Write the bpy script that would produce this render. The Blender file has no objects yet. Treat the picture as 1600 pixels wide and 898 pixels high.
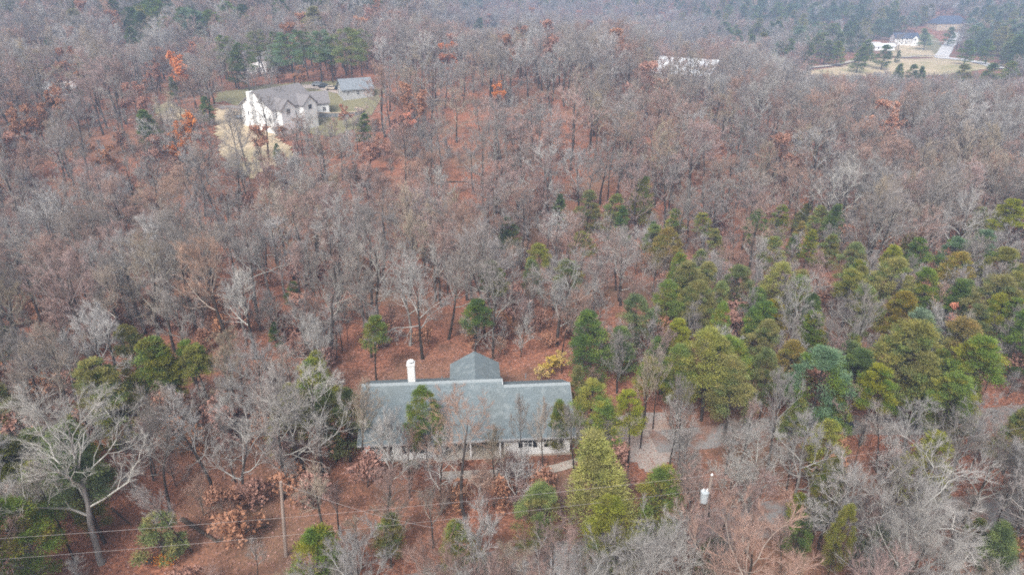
import bpy, math, random
import numpy as np
from math import radians, sin, cos, tan, pi
from mathutils import Vector

scene = bpy.context.scene
COL = scene.collection
rnd = random.Random(7)
RS = np.random.RandomState(11)

# ------------------------------------------------------------------ camera
CAMZ, PITCH, F = 46.0, radians(25.5), 1067.0
cam_d = bpy.data.cameras.new("camera")
cam = bpy.data.objects.new("camera", cam_d)
COL.objects.link(cam)
cam_d.sensor_width = 36.0
cam_d.lens = 36.0 * F / 1600.0
cam_d.clip_start = 0.5
cam_d.clip_end = 6000
cam.location = (0, 0, CAMZ)
cam.rotation_euler = (pi / 2 - PITCH, 0, 0)
scene.camera = cam

# ------------------------------------------------------------------ light
SUN_EL, SUN_AZ = radians(48), radians(200)
world = bpy.data.worlds.new("World")
scene.world = world
world.use_nodes = True
wn = world.node_tree.nodes
wl = world.node_tree.links
for n in list(wn):
    wn.remove(n)
sky = wn.new("ShaderNodeTexSky")
sky.sky_type = 'NISHITA'
sky.sun_disc = False
sky.sun_elevation = SUN_EL
sky.sun_rotation = SUN_AZ
sky.dust_density = 4.0
sky.air_density = 1.2
hsv = wn.new("ShaderNodeHueSaturation")
hsv.inputs['Saturation'].default_value = 0.30      # the grey of an overcast sky
bg = wn.new("ShaderNodeBackground")
bg.inputs['Strength'].default_value = 0.105
wo = wn.new("ShaderNodeOutputWorld")
wl.new(sky.outputs[0], hsv.inputs['Color'])
wl.new(hsv.outputs[0], bg.inputs['Color'])
wl.new(bg.outputs[0], wo.inputs['Surface'])
sun_d = bpy.data.lights.new("sun", 'SUN')
sun_d.energy = 1.5
sun_d.angle = radians(16)
sun_d.color = (1.0, 0.97, 0.93)
sun = bpy.data.objects.new("sun", sun_d)
COL.objects.link(sun)
sun.rotation_euler = (pi / 2 - SUN_EL, 0, pi - SUN_AZ)
scene.view_settings.view_transform = 'Standard'
scene.view_settings.look = 'None'
scene.view_settings.gamma = 1
scene.view_settings.exposure = 1.06
scene.render.engine = 'CYCLES'
cy = scene.cycles
cy.max_bounces = 4
cy.diffuse_bounces = 2
cy.glossy_bounces = 1
cy.transmission_bounces = 2
cy.volume_bounces = 1
cy.use_adaptive_sampling = True
cy.adaptive_threshold = 0.012
cy.use_denoising = False
cy.filter_width = 1.8
cy.sample_clamp_indirect = 4

# ------------------------------------------------------------------ helpers: tags
def tag(o, label=None, cat=None, group=None, kind=None):
    if label: o['label'] = label
    if cat: o['category'] = cat
    if group: o['group'] = group
    if kind: o['kind'] = kind
    return o

def empty(name, loc, rz=0.0, label=None, cat=None, group=None):
    o = bpy.data.objects.new(name, None)
    COL.objects.link(o)
    o.location = loc
    o.rotation_euler = (0, 0, rz)
    return tag(o, label, cat, group)

# ------------------------------------------------------------------ materials
def new_mat(name, rough=0.85, spec=0.2):
    m = bpy.data.materials.new(name)
    m.use_nodes = True
    nt = m.node_tree
    b = nt.nodes['Principled BSDF']
    b.inputs['Roughness'].default_value = rough
    b.inputs['Specular IOR Level'].default_value = spec
    return m, nt, b

def ramp_mat(name, stops, scale=3.0, rough=0.85, spec=0.2, detail=4.0, rand=0.0, bump=0.0, bscale=None,
             coord='Object', stretch=None, second=None, metal=0.0, distort=0.0):
    """noise -> colour ramp; RAND: per-object shift of brightness; SECOND: (scale, colour, amount) large patches"""
    m, nt, b = new_mat(name, rough, spec)
    N, L = nt.nodes, nt.links
    tc = N.new("ShaderNodeTexCoord")
    src = tc.outputs[coord]
    if stretch:
        mp = N.new("ShaderNodeMapping")
        mp.inputs['Scale'].default_value = stretch
        L.new(src, mp.inputs[0]); src = mp.outputs[0]
    nz = N.new("ShaderNodeTexNoise")
    nz.inputs['Scale'].default_value = scale
    nz.inputs['Detail'].default_value = detail
    nz.inputs['Roughness'].default_value = 0.65
    nz.inputs['Distortion'].default_value = distort
    L.new(src, nz.inputs['Vector'])
    cr = N.new("ShaderNodeValToRGB")
    e = cr.color_ramp.elements
    while len(e) < len(stops): e.new(0.5)
    for k, (p, c) in enumerate(stops):
        e[k].position = p; e[k].color = (*c, 1)
    L.new(nz.outputs['Fac'], cr.inputs[0])
    out = cr.outputs[0]
    if second:
        for sc, c, lo, hi in second:
            n2 = N.new("ShaderNodeTexNoise"); n2.inputs['Scale'].default_value = sc; n2.inputs['Detail'].default_value = 3
            L.new(tc.outputs[coord], n2.inputs['Vector'])
            mr = N.new("ShaderNodeMapRange"); mr.inputs[1].default_value = lo; mr.inputs[2].default_value = hi
            L.new(n2.outputs['Fac'], mr.inputs[0])
            mx = N.new("ShaderNodeMix"); mx.data_type = 'RGBA'
            L.new(mr.outputs[0], mx.inputs[0]); L.new(out, mx.inputs[6]); mx.inputs[7].default_value = (*c, 1)
            out = mx.outputs[2]
    if rand:
        oi = N.new("ShaderNodeObjectInfo")
        hs = N.new("ShaderNodeHueSaturation")
        mr = N.new("ShaderNodeMapRange"); mr.inputs[3].default_value = 1 - rand; mr.inputs[4].default_value = 1 + rand
        L.new(oi.outputs['Random'], mr.inputs[0]); L.new(mr.outputs[0], hs.inputs['Value'])
        ml = N.new("ShaderNodeMath"); ml.operation = 'MULTIPLY'; ml.inputs[1].default_value = 7.31
        fr = N.new("ShaderNodeMath"); fr.operation = 'FRACT'
        m2 = N.new("ShaderNodeMapRange"); m2.inputs[3].default_value = 1 - rand; m2.inputs[4].default_value = 1 + rand
        L.new(oi.outputs['Random'], ml.inputs[0]); L.new(ml.outputs[0], fr.inputs[0]); L.new(fr.outputs[0], m2.inputs[0])
        L.new(m2.outputs[0], hs.inputs['Saturation'])
        m3 = N.new("ShaderNodeMapRange"); m3.inputs[3].default_value = 0.5 - rand * 0.06; m3.inputs[4].default_value = 0.5 + rand * 0.06
        L.new(fr.outputs[0], m3.inputs[0]); L.new(m3.outputs[0], hs.inputs['Hue'])
        L.new(out, hs.inputs['Color']); out = hs.outputs[0]
    L.new(out, b.inputs['Base Color'])
    b.inputs['Metallic'].default_value = metal
    if bump:
        bp = N.new("ShaderNodeBump"); bp.inputs['Strength'].default_value = bump
        if bscale:
            nb = N.new("ShaderNodeTexNoise"); nb.inputs['Scale'].default_value = bscale; nb.inputs['Detail'].default_value = 4
            L.new(tc.outputs[coord], nb.inputs['Vector']); L.new(nb.outputs['Fac'], bp.inputs['Height'])
        else:
            L.new(nz.outputs['Fac'], bp.inputs['Height'])
        L.new(bp.outputs[0], b.inputs['Normal'])
    return m

M = {}
M['trunk'] = ramp_mat('bark_dark', [(.3, (.030, .025, .021)), (.7, (.085, .072, .063))], 6, rand=.25, stretch=(1, 1, .25), bump=.5)
M['trunk_pale'] = ramp_mat('bark_grey', [(.3, (.13, .12, .11)), (.7, (.30, .28, .26))], 6, rand=.2, stretch=(1, 1, .25), bump=.5)
def twigset(n, limb, twig):
    l0 = tuple(c * .55 for c in limb); t0 = tuple(c * .72 for c in twig); t1 = tuple(min(1, c * 1.2) for c in twig)
    M['limb_' + n] = ramp_mat('limb_' + n, [(.3, l0), (.7, limb)], 2.5, rand=.18)
    M['twig_' + n] = ramp_mat('twig_' + n, [(.3, t0), (.7, t1)], .8, rand=.22)
twigset('grey', (.38, .36, .325), (.27, .24, .22))
twigset('pink', (.34, .28, .245), (.32, .215, .18))
twigset('tan', (.40, .36, .30), (.30, .245, .195))
twigset('pale', (.49, .475, .44), (.35, .33, .31))
TONES = ['grey', 'pink', 'tan', 'pale']
def foliage(n, a, b_, c):
    if n in ('dark', 'green', 'olive', 'yellow', 'blue', 'rust'): a, b_, c = [tuple(q * k for q in t) for t, k in ((a, 1.15), (b_, 1.3), (c, 1.4))]
    M['leaf_' + n] = ramp_mat('foliage_' + n, [(.28, a), (.5, b_), (.74, c)], 0.75, rough=.7, rand=.16, detail=6)
foliage('dark', (.040, .068, .026), (.070, .105, .036), (.115, .15, .05))
foliage('green', (.065, .10, .028), (.115, .155, .040), (.19, .22, .055))
foliage('olive', (.095, .100, .026), (.17, .165, .036), (.25, .21, .05))
foliage('yellow', (.11, .13, .024), (.195, .205, .034), (.30, .28, .048))
foliage('blue', (.060, .10, .058), (.105, .155, .092), (.20, .25, .16))
foliage('rust', (.11, .095, .026), (.19, .145, .032), (.27, .18, .042))
foliage('oak', (.45, .155, .06), (.66, .245, .10), (.80, .35, .15))
foliage('fade', (.30, .14, .085), (.40, .20, .125), (.48, .27, .17))
foliage('gold', (.32, .24, .05), (.55, .40, .09), (.70, .50, .14))
foliage('litter', (.23, .11, .075), (.34, .175, .12), (.46, .26, .185))

M['ground'] = ramp_mat('leaf_litter', [(.30, (.085, .045, .034)), (.44, (.215, .093, .060)), (.56, (.365, .152, .092)), (.72, (.53, .275, .18))],
                       2.6, rough=.95, detail=10, bump=.8, bscale=3.0,
                       second=[(.055, (.18, .125, .085), .45, .72), (.35, (.12, .065, .045), .48, .75)])
M['grass_dry'] = ramp_mat('dry_grass', [(.3, (.36, .27, .17)), (.5, (.50, .395, .265)), (.7, (.60, .49, .34))], .7, rough=.95, detail=8, bump=.3,
                          second=[(.05, (.26, .25, .12), .45, .75)])
M['grass_green'] = ramp_mat('lawn', [(.3, (.16, .15, .08)), (.7, (.27, .24, .14))], .8, rough=.95, detail=8, bump=.3)
M['gravel'] = ramp_mat('gravel', [(.3, (.30, .25, .22)), (.7, (.46, .40, .36))], 5, rough=.95, detail=8, bump=.4, second=[(.3, (.33, .20, .14), .5, .8)])
M['asphalt'] = ramp_mat('asphalt', [(.3, (.21, .195, .185)), (.7, (.31, .29, .275))], 4, rough=.9, detail=8, bump=.2, second=[(.5, (.24, .15, .115), .46, .62)])
M['concrete'] = ramp_mat('concrete', [(.3, (.38, .33, .28)), (.7, (.52, .46, .40))], 3, rough=.9, detail=6, bump=.2)
M['pale_concrete'] = ramp_mat('pale_concrete', [(.3, (.50, .48, .47)), (.7, (.64, .62, .61))], 2, rough=.9, detail=6)
M['roof'] = ramp_mat('grey_shingles', [(.3, (.095, .12, .128)), (.5, (.155, .188, .20)), (.72, (.24, .275, .285))], 9, rough=.9, detail=9, bump=.4,
                     stretch=(.7, 1, 1), second=[(.25, (.15, .17, .17), .48, .8), (1.5, (.24, .27, .275), .5, .8)])
M['ridge'] = ramp_mat('ridge_shingles', [(.3, (.22, .25, .26)), (.7, (.32, .35, .36))], 5, rough=.9)
M['roof_brown'] = ramp_mat('brown_shingles', [(.3, (.16, .15, .15)), (.7, (.27, .25, .25))], 3, rough=.9)
M['roof_navy'] = ramp_mat('dark_blue_shingles', [(.3, (.05, .065, .10)), (.7, (.09, .11, .16))], 3, rough=.9)
M['roof_metal'] = ramp_mat('white_metal_roof', [(.3, (.68, .70, .73)), (.7, (.80, .82, .84))], 1.5, rough=.5, spec=.4)
M['roof_steel'] = ramp_mat('grey_metal_roof', [(.3, (.17, .19, .21)), (.7, (.25, .275, .30))], 1.5, rough=.55, spec=.4)
M['siding'] = ramp_mat('white_siding', [(.3, (.66, .65, .63)), (.7, (.76, .75, .73))], 2.5, rough=.7, stretch=(.3, .3, 8), bump=.25)
M['white'] = ramp_mat('white_paint', [(.3, (.78, .78, .77)), (.7, (.86, .86, .85))], 3, rough=.55)
M['greysid'] = ramp_mat('grey_siding', [(.3, (.36, .36, .36)), (.7, (.46, .46, .46))], 2.5, rough=.7, stretch=(.3, .3, 8))
M['shutter'] = ramp_mat('black_paint', [(.3, (.020, .022, .024)), (.7, (.035, .036, .04))], 5, rough=.5)
M['steel'] = ramp_mat('galvanised_steel', [(.3, (.30, .31, .32)), (.7, (.45, .46, .47))], 6, rough=.4, metal=.6)
M['can'] = ramp_mat('pale_grey_enamel', [(.3, (.40, .44, .46)), (.7, (.50, .54, .56))], 4, rough=.45, spec=.4)
M['pole'] = ramp_mat('weathered_wood', [(.3, (.22, .17, .14)), (.7, (.36, .29, .25))], 4, rough=.9, stretch=(1, 1, .1), bump=.3)
M['wire'] = ramp_mat('weathered_aluminium', [(.3, (.28, .25, .24)), (.7, (.38, .35, .34))], 2, rough=.6)
M['log'] = ramp_mat('rotten_bark', [(.3, (.05, .038, .03)), (.7, (.12, .095, .075))], 5, rough=.95)
M['orange'] = ramp_mat('orange_leaves', [(.3, (.60, .20, .03)), (.7, (.80, .33, .05))], 6, rough=.8)
M['stone'] = ramp_mat('grey_block', [(.3, (.17, .18, .19)), (.7, (.28, .29, .30))], 2, rough=.9)
M['tan'] = ramp_mat('tan_cap', [(.3, (.42, .34, .25)), (.7, (.52, .43, .33))], 2, rough=.9)
M['brick'] = ramp_mat('weathered_red_cladding', [(.3, (.25, .15, .12)), (.7, (.36, .22, .18))], 3, rough=.9)
M['paint_dark'] = ramp_mat('dark_car_paint', [(.3, (.03, .04, .05)), (.7, (.04, .05, .06))], 1, rough=.3, spec=.5)
M['paint_silver'] = ramp_mat('silver_car_paint', [(.3, (.55, .57, .58)), (.7, (.60, .62, .63))], 1, rough=.3, spec=.5)
M['paint_tan'] = ramp_mat('tan_car_paint', [(.3, (.45, .38, .30)), (.7, (.50, .42, .34))], 1, rough=.35, spec=.5)
M['rubber'] = ramp_mat('rubber', [(.3, (.02, .02, .02)), (.7, (.04, .04, .04))], 5, rough=.9)
mg, nt, bb = new_mat('window_glass', .12, .5)
nzg = nt.nodes.new("ShaderNodeTexNoise"); nzg.inputs['Scale'].default_value = 1.2
crg = nt.nodes.new("ShaderNodeValToRGB")
crg.color_ramp.elements[0].color = (.03, .035, .04, 1); crg.color_ramp.elements[1].color = (.10, .11, .12, 1)
nt.links.new(nzg.outputs['Fac'], crg.inputs[0]); nt.links.new(crg.outputs[0], bb.inputs['Base Color'])
M['glass'] = mg

# ------------------------------------------------------------------ terrain
def sst(a, b, x):
    t = np.clip((np.asarray(x, float) - a) / (b - a), 0, 1)
    return t * t * (3 - 2 * t)

def H(X, Y):
    X = np.asarray(X, float); Y = np.asarray(Y, float)
    right = sst(30, 150, X + (Y - 200) * .05)
    left = sst(-20, -95, X) if False else 1 - sst(-95, -20, X)
    h = -7.5 * np.exp(-((Y - (128 + .12 * X)) / 26.0) ** 2) * (1 - .4 * right)
    h = h + 7.0 * np.exp(-((Y - 262) / 68.0) ** 2) * (1 - right) * (1 - left)
    h = h + 5.5 * sst(130, 185, Y) * left
    h = h - 12.0 * sst(120, 260, Y) * right
    h = h - 7.0 * sst(330, 420, Y) * (1 - right) * (1 - left)
    h = h + 14.0 * sst(270, 430, Y) * left
    h = h + 34.0 * sst(600, 1050, Y) + 60 * sst(1000, 2200, Y)
    w = sst(80, 130, Y)
    h = h + w * (1.7 * np.sin(X * .045 + 1.3) * np.cos(Y * .031) + .8 * np.sin(X * .021 - Y * .037))
    w2 = sst(350, 600, Y)
    h = h + w2 * (3.0 * np.sin(X * .011 + .5) * np.cos(Y * .012 + 1) + 2.5 * np.sin(X * .006 + Y * .017))
    return h
def hz(x, y): return float(H(x, y))

FW = np.array([0, cos(PITCH), -sin(PITCH)]); UP = np.array([0, sin(PITCH), cos(PITCH)]); RT = np.array([1.0, 0, 0])
def at(px, py, dz=0.0):
    """the point of the place seen at a photo pixel, DZ metres above the ground"""
    d = FW + (px - 800) / F * RT - (py - 449) / F * UP
    lo, t = 5.0, 5.0
    while t < 4000:
        t2 = t * 1.02
        if CAMZ + d[2] * t2 <= hz(d[0] * t2, d[1] * t2) + dz: break
        t = t2
    a, b = t, t * 1.02
    for _ in range(24):
        m = (a + b) / 2
        if CAMZ + d[2] * m <= hz(d[0] * m, d[1] * m) + dz: b = m
        else: a = m
    x, y = d[0] * b, d[1] * b
    return x, y, hz(x, y)
def pix(x, y, z):
    X = np.asarray(x, float); Y = np.asarray(y, float); Z = np.asarray(z, float) - CAMZ
    dep = Y * FW[1] + Z * FW[2]
    u = Y * UP[1] + Z * UP[2]
    return 800 + X / dep * F, 449 - u / dep * F, dep

# ------------------------------------------------------------------ mesh helpers
def mesh_np(name, V, FV, mats, midx=None, smooth=False):
    """V (n,3); FV list of (k, faces array)"""
    me = bpy.data.meshes.new(name)
    V = np.asarray(V, np.float32)
    me.vertices.add(len(V)); me.vertices.foreach_set('co', V.ravel())
    loops = np.concatenate([f.ravel() for f in FV]).astype(np.int32)
    tot = np.concatenate([np.full(len(f), f.shape[1], np.int32) for f in FV])
    st = np.concatenate([[0], np.cumsum(tot)[:-1]]).astype(np.int32)
    me.loops.add(len(loops)); me.loops.foreach_set('vertex_index', loops)
    me.polygons.add(len(tot)); me.polygons.foreach_set('loop_start', st)
    for m in mats: me.materials.append(m)
    if midx is not None: me.polygons.foreach_set('material_index', np.asarray(midx, np.int32))
    me.update(calc_edges=True)
    if smooth: me.polygons.foreach_set('use_smooth', np.ones(len(tot), bool))
    return me

class MB:
    def __init__(s): s.v = []; s.f = []; s.m = []
    def box(s, x0, y0, z0, x1, y1, z1, m=0):
        b = len(s.v)
        s.v += [(x0, y0, z0), (x1, y0, z0), (x1, y1, z0), (x0, y1, z0), (x0, y0, z1), (x1, y0, z1), (x1, y1, z1), (x0, y1, z1)]
        for q in ((0, 3, 2, 1), (4, 5, 6, 7), (0, 1, 5, 4), (1, 2, 6, 5), (2, 3, 7, 6), (3, 0, 4, 7)):
            s.f.append([b + i for i in q]); s.m.append(m)
    def prism(s, prof, axis, a, b_, m=0):
        """profile of (p, q) extruded along axis 'x' (p=y,q=z) or 'y' (p=x,q=z) or 'z' (p=x,q=y)"""
        n = len(prof); base = len(s.v)
        for t in (a, b_):
            for p, q in prof:
                s.v.append((t, p, q) if axis == 'x' else (p, t, q) if axis == 'y' else (p, q, t))
        s.f.append([base + i for i in range(n)][::-1]); s.m.append(m)
        s.f.append([base + n + i for i in range(n)]); s.m.append(m)
        for i in range(n):
            j = (i + 1) % n
            s.f.append([base + i, base + j, base + n + j, base + n + i]); s.m.append(m)
    def tube(s, pts, rad, n=8, m=0, cap=True):
        base = len(s.v); P = [Vector(p) for p in pts]
        for i, p in enumerate(P):
            d = (P[min(i + 1, len(P) - 1)] - P[max(i - 1, 0)]).normalized()
            a = d.orthogonal().normalized() if abs(d.z) < .9 else Vector((1, 0, 0)).cross(d).normalized()
            c = d.cross(a)
            r = rad[i] if hasattr(rad, '__len__') else rad
            for k in range(n):
                t = 2 * pi * k / n
                s.v.append(tuple(p + (a * cos(t) + c * sin(t)) * r))
        for i in range(len(P) - 1):
            for k in range(n):
                k2 = (k + 1) % n
                s.f.append([base + i * n + k, base + i * n + k2, base + (i + 1) * n + k2, base + (i + 1) * n + k]); s.m.append(m)
        if cap:
            s.f.append([base + k for k in range(n)][::-1]); s.m.append(m)
            s.f.append([base + (len(P) - 1) * n + k for k in range(n)]); s.m.append(m)
    def mesh(s, name, mats, smooth=False):
        me = bpy.data.meshes.new(name)
        me.from_pydata(s.v, [], s.f)
        for m in mats: me.materials.append(m)
        me.polygons.foreach_set('material_index', s.m)
        if smooth: me.polygons.foreach_set('use_smooth', [True] * len(s.f))
        me.update()
        return me
    def build(s, name, mat, parent=None, loc=None, smooth=False, bevel=0):
        mats = mat if isinstance(mat, list) else [mat]
        o = bpy.data.objects.new(name, s.mesh(name, mats, smooth))
        COL.objects.link(o)
        if parent: o.parent = parent
        if loc is not None: o.location = loc
        if bevel:
            bv = o.modifiers.new('bevel', 'BEVEL'); bv.width = bevel; bv.segments = 2; bv.limit_method = 'ANGLE'
        return o

def inst(name, me, parent=None, loc=None, rot=None):
    o = bpy.data.objects.new(name, me); COL.objects.link(o)
    if parent: o.parent = parent
    if loc is not None: o.location = loc
    if rot is not None: o.rotation_euler = rot
    return o

# ------------------------------------------------------------------ ground
ys = np.concatenate([np.linspace(-60, 30, 10)[:-1], np.linspace(30, 340, 150)[:-1], np.linspace(340, 1150, 150)[:-1], np.linspace(1150, 3200, 20)])
rows = []
NX = 170
for y in ys:
    w = max(160, abs(y) * 1.15 + 90)
    t = np.linspace(-1, 1, NX)
    rows.append(np.stack([t * w, np.full(NX, y), H(t * w, np.full(NX, y))], 1))
GV = np.concatenate(rows)
ii = np.arange((len(ys) - 1) * NX).reshape(len(ys) - 1, NX)[:, :-1].ravel()
GF = np.stack([ii, ii + 1, ii + 1 + NX, ii + NX], 1)
g = bpy.data.objects.new('ground', mesh_np('ground', GV, [GF], [M['ground']], smooth=True))
COL.objects.link(g); tag(g, kind='structure')

def inside(px, py, poly):
    c = np.zeros(np.shape(px), bool); n = len(poly)
    for i in range(n):
        x0, y0 = poly[i]; x1, y1 = poly[(i + 1) % n]
        cond = ((y0 > py) != (y1 > py))
        xi = (x1 - x0) * (py - y0) / ((y1 - y0) if y1 != y0 else 1e-9) + x0
        c ^= cond & (px < xi)
    return c

def patch(name, poly, mat, step, off):
    """a sheet draped on the ground inside a world polygon"""
    P = np.array(poly); x0, y0 = P.min(0); x1, y1 = P.max(0)
    # ragged natural edge
    nx = int((x1 - x0) / step) + 2; ny = int((y1 - y0) / step) + 2
    X, Y = np.meshgrid(x0 + np.arange(nx) * step, y0 + np.arange(ny) * step)
    cx = X[:-1, :-1] + step / 2; cyy = Y[:-1, :-1] + step / 2
    keep = inside(cx, cyy, [tuple(p) for p in P]).ravel()
    idx = np.arange(ny * nx).reshape(ny, nx)
    q = np.stack([idx[:-1, :-1].ravel(), idx[:-1, 1:].ravel(), idx[1:, 1:].ravel(), idx[1:, :-1].ravel()], 1)[keep]
    V = np.stack([X.ravel(), Y.ravel(), H(X, Y).ravel() + off], 1)
    used, inv = np.unique(q.ravel(), return_inverse=True)
    o = bpy.data.objects.new(name, mesh_np(name, V[used], [inv.reshape(q.shape)], [mat], smooth=True))
    COL.objects.link(o); tag(o, kind='structure')
    return o

def ribbon(name, pts, width, mat, off, kind='structure', seg=1.2, wig=.12):
    """a road along world points"""
    P = [Vector((p[0], p[1], 0)) for p in pts]
    # Catmull-Rom
    S = []
    for i in range(len(P) - 1):
        p0 = P[max(i - 1, 0)]; p1 = P[i]; p2 = P[i + 1]; p3 = P[min(i + 2, len(P) - 1)]
        n = max(2, int((p2 - p1).length / seg))
        for k in range(n):
            t = k / n
            S.append(.5 * ((2 * p1) + (p2 - p0) * t + (2 * p0 - 5 * p1 + 4 * p2 - p3) * t * t + (3 * p1 - p0 - 3 * p2 + p3) * t ** 3))
    S.append(P[-1])
    V = []; Fc = []; K = 5
    for i, p in enumerate(S):
        d = (S[min(i + 1, len(S) - 1)] - S[max(i - 1, 0)]).normalized(); nrm = Vector((-d.y, d.x, 0))
        w = width if not hasattr(width, '__len__') else width[0] + (width[1] - width[0]) * i / len(S)
        for k in range(K):
            a = (k / (K - 1) - .5) * w
            if k in (0, K - 1): a += rnd.uniform(-wig, wig)
            q = p + nrm * a
            V.append((q.x, q.y, hz(q.x, q.y) + off))
    for i in range(len(S) - 1):
        for k in range(K - 1):
            b = i * K + k
            Fc.append((b, b + 1, b + K + 1, b + K))
    o = bpy.data.objects.new(name, mesh_np(name, V, [np.array(Fc)], [mat], smooth=True))
    COL.objects.link(o); tag(o, kind=kind)
    return o

W = lambda pts: [at(*p)[:2] for p in pts]
YARD_L = [(336, 160), (352, 158), (400, 180), (470, 205), (520, 215), (560, 200), (590, 165), (600, 140), (560, 126), (480, 128), (400, 135), (345, 145)]
YARD_TAN = [(338, 168), (362, 166), (392, 184), (425, 206), (468, 250), (458, 268), (428, 258), (400, 278), (368, 268), (346, 240), (340, 210), (336, 190)]
FIELD = [(1255, 114), (1330, 100), (1400, 92), (1470, 90), (1550, 99), (1572, 106), (1500, 118), (1440, 118), (1350, 122), (1280, 124)]
FIELD2 = [(1385, 88), (1392, 74), (1430, 66), (1445, 62), (1468, 66), (1468, 92), (1440, 90)]
FIELD3 = [(1433, 52), (1452, 52), (1470, 66), (1480, 72), (1468, 88), (1440, 72)]
def fringe(P, amp):
    out = []
    for i in range(len(P)):
        a = Vector(P[i]); b = Vector(P[(i + 1) % len(P)])
        n = max(2, int((b - a).length / 4))
        for k in range(n):
            q = a.lerp(b, k / n); out.append((q.x + rnd.uniform(-amp, amp), q.y + rnd.uniform(-amp, amp)))
    return out
patch('lawn', fringe(W(YARD_L), .8), M['grass_green'], 1.2, .10)
patch('dry_yard', fringe(W(YARD_TAN), .8), M['grass_dry'], 1.2, .16)
patch('hay_field', fringe(W(FIELD), 2), M['grass_dry'], 3, .25)
patch('front_yard', fringe(W(FIELD2), 2), M['grass_dry'], 3, .30)
patch('back_yard', fringe(W(FIELD3), 2), M['grass_green'], 3, .36)
patch('far_clearing', fringe(W([(1262, 33), (1290, 33), (1288, 38), (1262, 38)]), 2), M['grass_dry'], 4, .3)
patch('left_clearing', fringe(W([(240, 165), (262, 160), (285, 170), (300, 186), (262, 190), (248, 185)]), 1), M['grass_dry'], 1.5, .12)
# gravel turning place beside the house, drive, street
patch('gravel_drive', fringe(W([(900, 655), (960, 648), (1040, 640), (1056, 690), (1045, 728), (1010, 735), (965, 712), (900, 690)]), .35), M['gravel'], .5, .03)
ribbon('driveway', W([(1020, 690), (1110, 682), (1200, 668), (1330, 664), (1460, 662), (1560, 652), (1680, 640)]), 3.6, M['asphalt'], .045)
ribbon('street', [p for p in [at(430, 1010)[:2], at(640, 930)[:2], at(800, 885)[:2], at(900, 872)[:2], at(1050, 838)[:2], at(1180, 812)[:2], at(1330, 800)[:2], at(1500, 800)[:2], at(1700, 790)[:2]]], 4.2, M['asphalt'], .04)
ribbon('gravel_apron', [p for p in [at(885, 925)[:2], at(884, 850)[:2]]], 2.6, M['pale_concrete'], .06)
ribbon('walkway', W([(690, 743), (760, 740), (838, 737), (900, 722), (950, 700)]), 1.15, M['concrete'], .05, seg=.6, wig=.02)
ribbon('far_road', W([(1560, 108), (1500, 94), (1472, 91), (1476, 82), (1482, 72), (1492, 62), (1500, 52)]), (9.0, 9.0), M['pale_concrete'], .5, seg=4)
ribbon('farm_lane', W([(1262, 107), (1330, 97), (1400, 91), (1440, 88), (1476, 90)]), 3.6, M['concrete'], .55, seg=4)
ribbon('yard_drive', W([(340, 170), (362, 168), (385, 172)]), 4.5, M['asphalt'], .22, seg=2)
ribbon('yard_lane', W([(468, 136), (500, 137), (530, 143), (560, 150)]), 5.5, M['gravel'], .2, seg=2)
ribbon('entry_lane', W([(1428, 62), (1445, 63), (1462, 66), (1480, 68)]), 3.6, M['concrete'], .6, seg=4)

# ------------------------------------------------------------------ the grey-roofed house
R4 = radians(4)
HX, HY = -15.35, 54.4
house = empty('house', (HX, HY, 0), R4, 'long single storey white house with a grey shingle roof and white chimney', 'house')
def hw(u, v):  # house frame to world
    return HX + u * cos(R4) - v * sin(R4), HY + u * sin(R4) + v * cos(R4)
RISE = 3.37 / 5.83
def gable_roof(mb, u0, u1, v0, vr, v1, z0, zr, th=.18):
    mb.prism([(v0, z0), (vr, zr), (v1, z0), (v1, z0 - th), (vr, zr - th * 1.25), (v0, z0 - th)], 'x', u0, u1)
mb = MB(); gable_roof(mb, 0, 14.8, 0, 5.83, 11.66, 2.7, 6.07)
z2 = 2.7 + RISE * 5.2
gable_roof(mb, 14.803, 21.9, 0, 5.2, 10.4, 2.7, z2)
roof = mb.build('roof', M['roof'], house)
# rear cross gable: triangular-profile roof with slight thickness, butting on the main rear slope
zr, hw2 = 6.07, 2.8; ze = zr - hw2 * RISE
mb = MB()
mb.prism([(11.9 - hw2, ze), (11.9, zr - .01), (11.9 + hw2, ze), (11.9 + hw2, ze - .16), (11.9, zr - .2), (11.9 - hw2, ze - .16)], 'y', 5.95, 11.75)
o = mb.build('roof', M['roof'], house)
# ridge caps
mb = MB(); mb.prism([(5.83 - .30, 6.07 - .30 * RISE + .012), (5.83, 6.10), (5.83 + .30, 6.07 - .30 * RISE + .012)], 'x', .0, 14.8)
mb.prism([(5.2 - .30, z2 - .30 * RISE + .012), (5.2, z2 + .03), (5.2 + .30, z2 - .30 * RISE + .012)], 'x', 14.85, 21.9)
mb.build('ridge_cap', M['ridge'], roof)
# shingle courses as one stepped relief (the courses are too fine to pick apart singly)
mb = MB()
ncs = 26
for k in range(1, ncs):
    v = 5.5 * k / ncs; z = 2.7 + v * RISE
    x1 = 21.86 if v < 4.9 else 14.78
    mb.prism([(v, z + .002), (v + .012, z + .022), (v + .20, z + .20 * RISE + .003)], 'x', .03, x1)
o = mb.build('shingle_courses', M['roof'], roof); tag(o, kind='stuff')
# walls with real window openings: walls as boxes, windows proud
def wall_box(u0, v0, u1, v1, z0, z1, mat=M['siding'], name='wall'):
    mb = MB(); mb.box(u0, v0, z0, u1, v1, z1); return mb.build(name, mat, house)
wall_box(.5, .55, 7.6, 11.1, .22, 2.62)
wall_box(7.603, 2.6, 14.597, 11.1, .22, 2.62)
wall_box(14.6, .55, 21.4, 9.9, .22, 2.62)
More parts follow.
